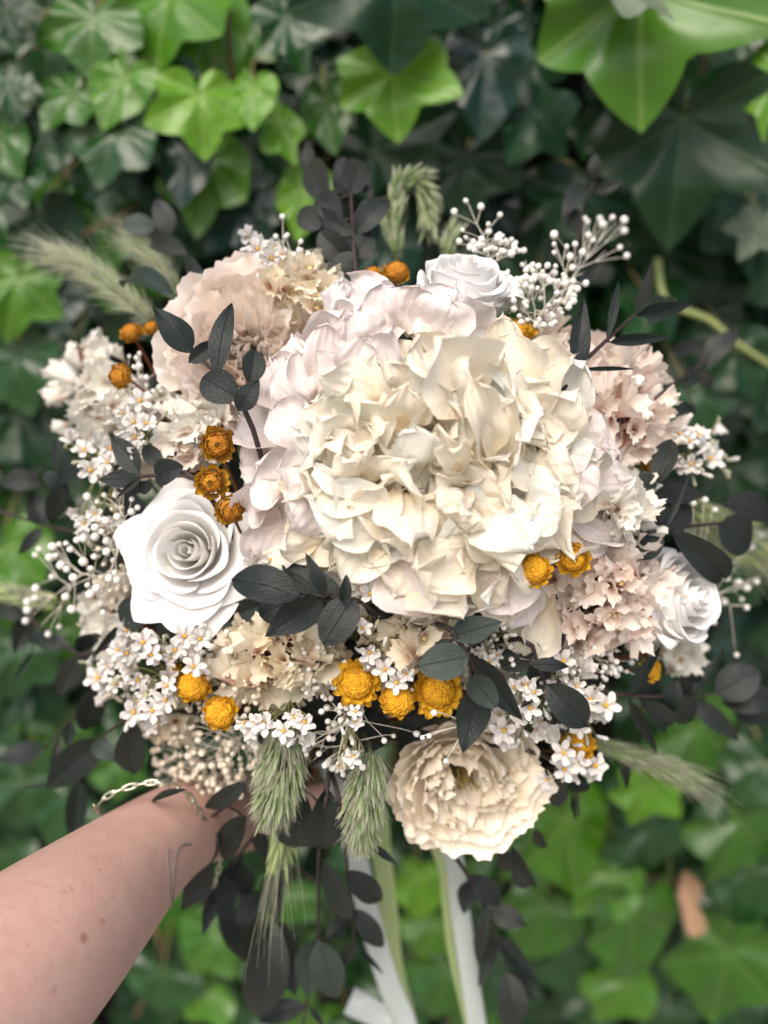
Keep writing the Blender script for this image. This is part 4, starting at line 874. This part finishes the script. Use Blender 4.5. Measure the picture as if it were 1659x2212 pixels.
spray('dark spray drooping at the left edge under the tiny buds', [(230, 1400), (165, 1410), (62, 1335), (0, 1300)],
      [(64, 1330, 31, 1412, 50), (62, 1330, -5, 1320, 32), (152, 1396, 62, 1376, 40), (166, 1420, 122, 1507, 48, 'P'), (70, 1408, 22, 1486, 13, 'G'), (170, 1410, 215, 1370, 46, None, .004), (200, 1440, 175, 1400, 40, None, .01)], .008)
spray('dark spray sweeping down to the lower left above the arm', [(300, 1540), (262, 1560), (215, 1600), (168, 1685)],
      [(196, 1488, 188, 1577, 62, None, .006), (97, 1617, -4, 1637, 48, None, .004), (152, 1560, 145, 1612, 26, None, .004), (215, 1596, 103, 1702, 76), (203, 1602, 256, 1646, 42, 'G', -.004), (290, 1558, 285, 1670, 66, None, -.003), (170, 1685, 157, 1828, 46, None, -.01), (166, 1686, 34, 1702, 13, 'G', -.008)], -.004)
spray('thin dark twig in the lower left crossing blurred ivy', [(215, 1480), (166, 1540), (97, 1615), (60, 1640)], [(130, 1590, 110, 1670, 20, 'P', .002)], .006)
spray('dark leaves in front of the wrist and bracelet', [(540, 1690), (490, 1740), (440, 1775)],
      [(437, 1770, 430, 1876, 70, None, -.01), (438, 1776, 472, 1760, 20), (532, 1768, 478, 1852, 62), (455, 1870, 393, 1968, 58, 'P', -.01), (405, 1706, 326, 1738, 18, None, -.035), (532, 1690, 443, 1746, 42)], -.012)
spray('dark leaves hanging under the hand at lower middle', [(560, 1790), (500, 1870), (460, 1920), (430, 1960)],
      [(525, 1850, 440, 1930, 18), (468, 1918, 438, 2022, 34, None, .01), (475, 1950, 545, 2082, 66, None, .012), (565, 1925, 520, 2005, 64, None, .015), (500, 1860, 540, 1930, 50, None, .012), (560, 1800, 600, 1870, 60, None, .01)], .0)
spray('long dark spray hanging straight down at bottom middle', [(705, 1720), (695, 1793), (688, 1854), (686, 2027), (671, 2095), (662, 2172), (650, 2230)],
      [(695, 1858, 757, 1987, 48), (690, 2030, 728, 2157, 76, 'G', -.003), (680, 2030, 660, 2150, 70, 'G'), (660, 2172, 558, 2207, 46), (667, 2175, 700, 2216, 14), (588, 1985, 555, 2192, 92, 'P', .006), (601, 2063, 580, 2152, 44, None, .0), (592, 1985, 640, 2152, 72, 'P', .008), (702, 1700, 690, 1832, 76, None, .006), (640, 1870, 590, 1920, 40, None, .006),
       (650, 1700, 640, 1830, 80, None, .012), (580, 1880, 600, 1990, 60, None, .008), (560, 1980, 540, 2080, 60, 'P', .012), (480, 1900, 500, 1960, 50, None, .012)], -.016)
spray('dark spray hanging across the white ribbons', [(735, 1740), (742, 1780), (751, 1879), (761, 1969), (765, 2036)],
      [(744, 1884, 824, 1946, 54), (764, 1965, 828, 2047, 46), (757, 1975, 698, 2032, 46), (768, 2040, 831, 2106, 12), (763, 2040, 733, 2088, 30, 'P'), (806, 1828, 858, 1867, 18)], -.018)
spray('dark spray hanging under the cream peony at bottom right', [(990, 1860), (1031, 1926), (1071, 2019), (1098, 2095)],
      [(1020, 1898, 1000, 1974, 48), (1020, 1888, 1085, 1957, 50), (1055, 1945, 1032, 2084, 32), (1060, 1965, 1138, 1998, 48, 'P'), (1072, 2025, 1033, 2133, 33), (1072, 2025, 1165, 2124, 44), (1098, 2097, 1101, 2222, 64, 'P', -.004), (1105, 2098, 1162, 2162, 42, None, .006), (1105, 1828, 1149, 1913, 42), (1080, 1830, 1110, 1880, 40, 'P', .006)], .0)
spray('little dark leaves below the lone golden head at lower right', [(1190, 1640), (1240, 1700), (1250, 1760)],
      [(1235, 1714, 1243, 1770, 12), (1200, 1690, 1208, 1742, 44, 'P'), (1350, 1640, 1353, 1706, 22, None, .01), (1230, 1690, 1275, 1700, 30), (1180, 1660, 1160, 1720, 50, None, .006), (1160, 1790, 1175, 1832, 30, 'P')], .0)
spray('blurred brown-grey spray behind the upper right buds', [(1240, 560), (1262, 450), (1282, 395)],
      [(1285, 392, 1288, 332, 28, 'P'), (1280, 415, 1348, 390, 28, 'P'), (1262, 402, 1215, 472, 48, 'P'), (1255, 500, 1230, 450, 44, 'P'), (1260, 620, 1275, 580, 30, 'D')], .03)
spray('blurred dark leaves behind the right peony', [(1440, 840), (1505, 795), (1560, 750)],
      [(1508, 792, 1600, 714, 50, 'P'), (1503, 796, 1478, 838, 36), (1500, 800, 1540, 840, 30, 'P'), (1440, 640, 1400, 700, 50, 'P', .01), (1450, 760, 1520, 740, 34, 'P', .01), (1500, 880, 1440, 900, 34, None, .004)], .02)
# leaves packed inside the bouquet, under the flowers, belong to one more spray
inner = []
for i in range(110):
    a = rl.uniform(0, 6.28); q = math.sqrt(rl.uniform(.1, 1)); x, y = 820 + 580 * q * math.cos(a), 1170 + 500 * q * math.sin(a); b_ = rl.uniform(0, 6.28)
    inner.append((x, y, x + 95 * math.cos(b_), y + 95 * math.sin(b_), rl.uniform(55, 75), None, rl.uniform(.04, .06)))
spray('dark leaves packed deep between the flowers as a base', [(820, 1400, .06), (820, 1170, .06)], inner, .0)

# ------------------------------------------------------------------ grasses
SPK = lathe_mesh('spikelet', [(.02, 0), (.11, .18), (.13, .4), (.07, .72), (.012, 1.0)], 5, M_GR)
def grass(label, pts, width, n, name='grass_head', mat=M_GR, L=.011, awn=0, awn_len=.03, spread=.55, seed=0, tail=True, awn_r=.00010, fluff=200, fat=.7):
    r = random.Random(500 + seed); path = smooth_path([S(*p) for p in pts], 10); m = len(path)
    o = thing(name, label, 'grass', path[0], 'grass heads in the bouquet'); mb = MB(); mb.tube(path, .0011, .0005, 5)
    if tail: to_bind(mb, path[0], .0009)
    mb.build('stem', M_STEM, o); hair = MB()
    def at(t):
        f = t * (m - 1); i = min(int(f), m - 2); return path[i].lerp(path[i + 1], f - i), (path[i + 1] - path[i]).normalized()
    def spot(t):
        p, d = at(t); e1 = d.orthogonal().normalized(); e2 = d.cross(e1); a = r.uniform(0, 6.283); dr = e1 * math.cos(a) + e2 * math.sin(a)
        w = width * PX(depth(p)) * .5 * math.sin(math.pi * (.10 + .82 * t) ** .95) ** .5
        return p, d, dr, w
    for i in range(n):
        t = (i + r.random()) / n * .97; p, d, dr, w = spot(t); q = r.uniform(.25, .75)
        b = p + dr * w * q; dv = (d * 1.0 + dr * spread * r.uniform(.5, 1.2)).normalized(); l_ = L * r.uniform(.8, 1.25)
        part('spikelet', SPK, frame_z(b, dv, l_, fat), o, mat)
    for i in range(fluff):                        # the fine bristles of the head
        t = r.random() * .97; p, d, dr, w = spot(t); b = p + dr * w * r.uniform(.3, .9); dv = (d + dr * spread * 1.3 * r.uniform(.4, 1.3) + rv(r, .15)).normalized(); l_ = L * r.uniform(.6, 1.1)
        hair.tube([b, b + dv * l_ * .5, b + dv * l_], .00016, .00003, 3, False)
    for i in range(awn):
        t = r.random() ** .8 * .95; p, d, dr, w = spot(t); b = p + dr * w * .6; dv = (d * 1.3 + dr * spread * r.uniform(.2, 1.1)).normalized(); l_ = awn_len * r.uniform(.5, 1.1)
        c = b + dv * l_ + Vector((0, 0, -.12)) * l_ + rv(r, .06) * l_
        hair.tube(bez(b, b + dv * l_ * .35, b + dv * l_ * .7, c, 6), awn_r, awn_r * .35, 3, False)
    hair.build('bristles', M_AWN, o, kind='stuff')
def frame_z(b, d, L, fat):
    q = d.to_track_quat('Z', 'Y').to_matrix().to_4x4()
    return Matrix.Translation(b) @ q @ Matrix.Diagonal((L * fat, L * fat, L, 1))
grass('fluffy sage-green grass head, left one of the two below the flowers', [(620, 1560, .392), (612, 1640, .388), (600, 1705, .390), (588, 1765, .396)], 118, 300, L=.0088, spread=.55, seed=1, fluff=1300, fat=.85)
grass('fluffy sage-green grass head, right one beside the cream peony', [(800, 1625, .394), (790, 1700, .390), (782, 1760, .392), (780, 1818, .400)], 100, 300, L=.0086, spread=.55, seed=2, fluff=1100, fat=.85)
grass('barley ear with long thin awns hanging below the left fluffy grass', [(612, 1720, .42), (614, 1790, .42), (608, 1860, .42)], 60, 50, 'barley_ear', M_GRP, .012, 34, .056, .40, 3, awn_r=.00013, fluff=40)
grass('pale green foxtail ear pointing left at the upper left', [(330, 690, .47), (262, 634, .475), (190, 580, .48), (105, 545, .485)], 44, 60, 'foxtail_ear', M_GRP, .011, 420, .032, .62, 4, awn_r=.00010, fluff=250, fat=.28)
grass('shorter pale foxtail ear behind, pointing up at the upper left', [(395, 650, .485), (355, 595, .49), (315, 545, .495), (285, 520, .50)], 38, 45, 'foxtail_ear', M_GRP, .011, 260, .030, .6, 5, awn_r=.00010, fluff=150, fat=.28)
grass('curved olive grass head nodding at the top middle', [(858, 560, .475), (850, 480, .48), (868, 405, .485), (905, 395, .485), (925, 440, .485), (928, 500, .485)], 46, 150, L=.012, spread=.4, seed=6, mat=M_GR, fluff=200)
grass('blurred short grass head beside the top rose', [(965, 560, .47), (970, 520, .475), (985, 490, .48)], 34, 40, L=.010, spread=.4, seed=7, fluff=60)
grass('blurred feathery barley ear pointing right behind the right rose', [(1470, 1090, .50), (1560, 1150, .51), (1680, 1215, .52)], 110, 110, 'foxtail_ear', M_GRP, .015, 260, .045, .45, 8, awn_r=.00014, fluff=300, fat=.45)
grass('thin green barley ear trailing to the lower right', [(1280, 1600, .44), (1350, 1625, .45), (1430, 1655, .455), (1500, 1690, .46)], 46, 70, 'foxtail_ear', M_GR, .013, 220, .040, .30, 9, awn_r=.00013, fluff=220, fat=.5)
grass('blurred grass ear at the far left edge beside tiny buds', [(120, 1300, .49), (50, 1290, .50), (-40, 1275, .51)], 50, 40, 'foxtail_ear', M_GRP, .012, 90, .035, .4, 10, awn_r=.00013, fluff=80)

# ------------------------------------------------------------------ ribbons
def ribbon_mat(name, a):
    m = NT(name); o = m.obj(); col = m.mix(m.noise(o, 40.0), C(*a), C(a[0] * .93, a[1] * .93, a[2] * .93))
    return m.finish(col, 0.30, 0.5, 0.45, col, m.noise(m.new('Mapping', {'Vector': o, 'Scale': (1400, 1400, 60)}).outputs[0], 1.0), 0.08, 0.0005, sheen=.3)
M_RW = ribbon_mat('satin_white', (0.66, 0.72, 0.70)); M_RG = ribbon_mat('satin_pale_green', (0.60, 0.72, 0.36))
def ribbon(label, pts, w, mat, turn=0.0, seed=0, fold=None):
    path = smooth_path([S(*p) for p in pts], 10); n = len(path); mb = MB(); vs = []; fs = []; k = 7
    for i, p in enumerate(path):
        d = (path[min(i + 1, n - 1)] - path[max(i - 1, 0)]).normalized(); side = d.cross(tocam(p)).normalized(); nn = side.cross(d)
        a = turn * math.sin(i / n * 5 + seed) ; side = side * math.cos(a) + nn * math.sin(a); nn = side.cross(d); hw = w * PX(depth(p)) * .5
        for s_ in (0, 1):
            for j in range(k):
                u = -1 + 2 * j / (k - 1); vs.append(p + side * u * hw + nn * ((.00018 if s_ else -.00018) + .0012 * (1 - u * u) * math.sin(i * .12 + seed)))
    for i in range(n - 1):
        q, q2 = i * 2 * k, (i + 1) * 2 * k
        for j in range(k - 1):
            fs.append((q + j, q + j + 1, q2 + j + 1, q2 + j)); fs.append((q + k + j + 1, q + k + j, q2 + k + j, q2 + k + j + 1))
        fs.append((q, q2, q2 + k, q + k)); fs.append((q + k - 1, q + 2 * k - 1, q2 + 2 * k - 1, q2 + k - 1))
    me = mesh('satin_ribbon', vs, fs, mat); o = bpy.data.objects.new('satin_ribbon', me); put(o, I4)
    o['label'] = label; o['category'] = 'ribbon'; o['group'] = 'satin ribbons hanging from the bouquet'
ribbon('white satin ribbon hanging slanted behind the dark leaves at bottom middle', [(710, 1640, .52), (745, 1740, .50), (770, 1850, .505), (800, 1990, .51), (838, 2120, .515), (872, 2200, .52), (880, 2240, .52)], 48, M_RW, .25, 1)
ribbon('narrow pale green ribbon hanging just right of the slanted white one', [(730, 1640, .54), (808, 1740, .535), (825, 1850, .535), (838, 1960, .54), (850, 2090, .545), (885, 2230, .55)], 44, M_RG, .45, 2)
ribbon('white satin ribbon hanging on the right below the cream peony', [(740, 1640, .53), (900, 1740, .50), (975, 1840, .50), (992, 1950, .505), (1012, 2090, .51), (1035, 2240, .515)], 42, M_RW, .3, 3)
ribbon('pale green ribbon edging the right-hand white one', [(745, 1640, .55), (900, 1760, .525), (962, 1860, .525), (975, 1960, .53), (985, 2060, .535), (1030, 2240, .54)], 42, M_RG, .7, 4)
ribbon('short white ribbon end folded across the bottom edge', [(868, 2215, .525), (820, 2195, .53), (755, 2160, .535)], 56, M_RW, .5, 5)

# ------------------------------------------------------------------ the arm and hand that hold the bouquet
hdir = (STEM_END - BIND).normalized(); grip = BIND.lerp(STEM_END, .35)
wrist2 = S(420, 1768, .458)
tow = (wrist2 - grip); tow = (tow - hdir * tow.dot(hdir)).normalized(); sidev = hdir.cross(tow)
sk = []                                           # (point, radius, parent)
def V_(p, r, par): sk.append((p, r, par)); return len(sk) - 1
palm = grip + tow * .046
i0 = V_(S(-420, 2500, .25), .045, -1); i1 = V_(S(-150, 2260, .285), .042, i0); i2 = V_(S(92, 2046, .330), .0372, i1); i3 = V_(S(222, 1925, .378), .0322, i2)
i4 = V_(S(332, 1822, .422), .0265, i3); i5 = V_(wrist2, .0252, i4); i6 = V_(wrist2.lerp(palm, .55), .028, i5); i7 = V_(palm, .029, i6)
for k, o_ in enumerate((-.030, -.010, .010, .029)):
    kn = V_(palm - tow * .016 + hdir * o_ + sidev * .012, .0125, i7)
    prev = kn; rr = (.0090, .0094, .0090, .0080)[k]; ln = (.9, 1.05, 1.0, .8)[k]
    for j, a in enumerate((40, 85, 130, 172)):
        a_ = R_(a * ln); q = .024
        prev = V_(grip + hdir * o_ + (tow * math.cos(a_) + sidev * math.sin(a_)) * q, rr * (1 - .07 * j), prev)
tb = V_(palm - sidev * .014 - hdir * .028 - tow * .006, .0135, i7); prev = tb
for j, a in enumerate((35, 80, 120)):
    a_ = R_(-a); prev = V_(grip - hdir * (.034 + .006 * j) + (tow * math.cos(a_) + sidev * math.sin(a_)) * .026, .0108 - .0008 * j, prev)
ame = bpy.data.meshes.new('arm_skeleton'); ame.from_pydata([tuple(p) for p, r, q in sk], [(q, i) for i, (p, r, q) in enumerate(sk) if q >= 0], [])
ao = bpy.data.objects.new('arm_skeleton', ame); COL.objects.link(ao)
md = ao.modifiers.new('skin', 'SKIN'); md.use_smooth_shade = True; md.branch_smoothing = .6
for i, (p, r, q) in enumerate(sk):
    sv = ame.skin_vertices[0].data[i]; sv.radius = (r, r); sv.use_root = (i == i7)
sb = ao.modifiers.new('sub', 'SUBSURF'); sb.levels = 4; sb.render_levels = 4
dg = bpy.context.evaluated_depsgraph_get(); ev = ao.evaluated_get(dg); body = bpy.data.meshes.new_from_object(ev)
bpy.data.objects.remove(ao); 
bm = bmesh.new(); bm.from_mesh(body); bm.normal_update(); bvh = BVHTree.FromBMesh(bm)
def on_arm(x, y):
    d = (S(x, y, 1) - CAM).normalized(); h = bvh.ray_cast(CAM, d); return (h[0], h[1]) if h[0] is not None else (S(x, y, .4), -d)
moles = [(on_arm(*q)[0], s_, f) for *q, s_, f in [(181, 2026, .0026, .8), (222, 1990, .0017, .5), (155, 1920, .0016, .45), (140, 1927, .0016, .35), (40, 1873, .0017, .4), (215, 1878, .0013, .4), (205, 1850, .0014, .35), (118, 2138, .0022, .3), (122, 1990, .0011, .3), (308, 1938, .0010, .3), (248, 1942, .0011, .3), (236, 1900, .0011, .3), (80, 1866, .0012, .3), (94, 2112, .0011, .25), (20, 1960, .0014, .25), (60, 2040, .0012, .25)]]
def skin_mat():
    m = NT('skin'); o = m.obj()
    col = m.ramp(m.noise(o, 55.0, 6.0), [(0.3, (0.54, 0.33, 0.27)), (0.7, (0.60, 0.385, 0.325))])
    col = m.mix(m.ramp(m.noise(o, 160.0, 4.0), [(0.5, (0, 0, 0)), (0.8, (.22, .22, .22))]), col, C(0.44, 0.22, 0.17))
    for p, s_, f in moles:
        dd = m.new('VectorMath', {0: o, 1: tuple(p)}, operation='DISTANCE').outputs['Value']
        dd = m.math('ADD', dd, m.math('MULTIPLY', m.math('SUBTRACT', m.noise(o, 600.0), .5), s_ * .5))
        msk = m.ramp(m.math('DIVIDE', dd, s_), [(0.35, (f * .8, f * .8, f * .8)), (1.0, (0, 0, 0))]); col = m.mix(msk, col, C(0.24, 0.09, 0.055))
    mp = m.new('Mapping', {'Vector': o, 'Rotation': (0, R_(40), 0), 'Scale': (500, 900, 300)}).outputs[0]
    h = m.math('ADD', m.noise(mp, 1.6, 4.0), m.math('MULTIPLY', m.noise(o, 220.0, 3.0), .6))
    return m.finish(col, 0.5, 0.4, 0, None, h, 0.5, 0.0008, sss=.2)
body.materials.clear(); body.materials.append(skin_mat()); body.polygons.foreach_set('use_smooth', [True] * len(body.polygons))
person = thing('person', 'bare left forearm reaching in from the lower left to hold the bouquet', 'person', S(98, 2040, .33))
part('arm', body, I4, person)
tat = MB()
for line in ([(372, 1960), (366, 1905), (362, 1850), (366, 1835)], [(374, 1945), (376, 1890), (380, 1850), (392, 1828), (412, 1824)]):
    pts = []
    for x, y in line:
        p, n = on_arm(x, y); pts.append(p + n * .0000)
    tat.tube([on_arm(829.5 + (q - CAM).dot(RT) / depth(q) / T * 829.5, 1106 - (q - CAM).dot(UP) / depth(q) / T * 829.5)[0] for q in smooth_path(pts, 8)], .00055, .0005, 6)
tat.build('tattoo', plain('tattoo_ink', (.19, .16, .16), (.22, .18, .17), .6, .3), person, label='thin dark inked lines on the inner wrist')
hair = MB(); rr_ = random.Random(6)
for i in range(70):
    x, y = rr_.uniform(0, 230), rr_.uniform(1890, 2120)
    if rr_.random() < (x / 300): continue
    p, n = on_arm(x, y); dv = (RT * -.5 + UP * rr_.uniform(-.9, -.1) + rv(rr_, .3)); dv = (dv - n * dv.dot(n)).normalized(); l_ = rr_.uniform(.004, .010)
    hair.tube([p, p + (dv + n * .25) * l_ * .5, p + (dv + n * .15) * l_], 0.00003, .000015, 3, False)
hair.build('arm_hair', plain('hair_brown', (.16, .07, .04), (.12, .05, .03)), person, kind='stuff')
bm.free()

# chain bracelet round the wrist
def link_mesh():
    vs = []; fs = []; n, k = 14, 6
    for i in range(n):
        a = 2 * math.pi * i / n; c = Vector((.30 * math.cos(a), .62 * math.sin(a), 0)); d = Vector((.8 * math.cos(a), math.sin(a) * .6, 0)).normalized()
        for j in range(k):
            b = 2 * math.pi * j / k; vs.append(c + d * .14 * math.cos(b) + Vector((0, 0, .14 * math.sin(b))))
    for i in range(n):
        for j in range(k): fs.append((i * k + j, ((i + 1) % n) * k + j, ((i + 1) % n) * k + (j + 1) % k, i * k + (j + 1) % k))
    m = NT('bracelet_silver'); return mesh('bracelet_link', vs, fs, m.finish(C(.62, .64, .50), .3, .5, metal=1.0))
LINK = link_mesh()
loop = smooth_path([S(205, 1746, .405), S(235, 1718, .402), S(290, 1697, .405), S(345, 1691, .405), S(400, 1712, .410), S(428, 1748, .416), S(442, 1775, .428), S(476, 1812, .455), S(475, 1865, .466), S(458, 1912, .472), S(420, 1915, .47), S(330, 1870, .48), S(240, 1790, .46), S(205, 1742, .405)], 12)
br = thing('chain_bracelet', 'silver chain bracelet worn loosely round the wrist', 'bracelet', loop[0])
step = .0050; acc = 0; kk = 0
for a, b in zip(loop, loop[1:]):
    acc += (b - a).length
    if acc >= step:
        acc = 0; d = (b - a).normalized(); n = tocam(b) if kk % 2 else tocam(b).cross(d); kk += 1
        M = frame(b - d * .0, b + d * .0060, n, .0040, .0044); part('link', LINK, M, br)
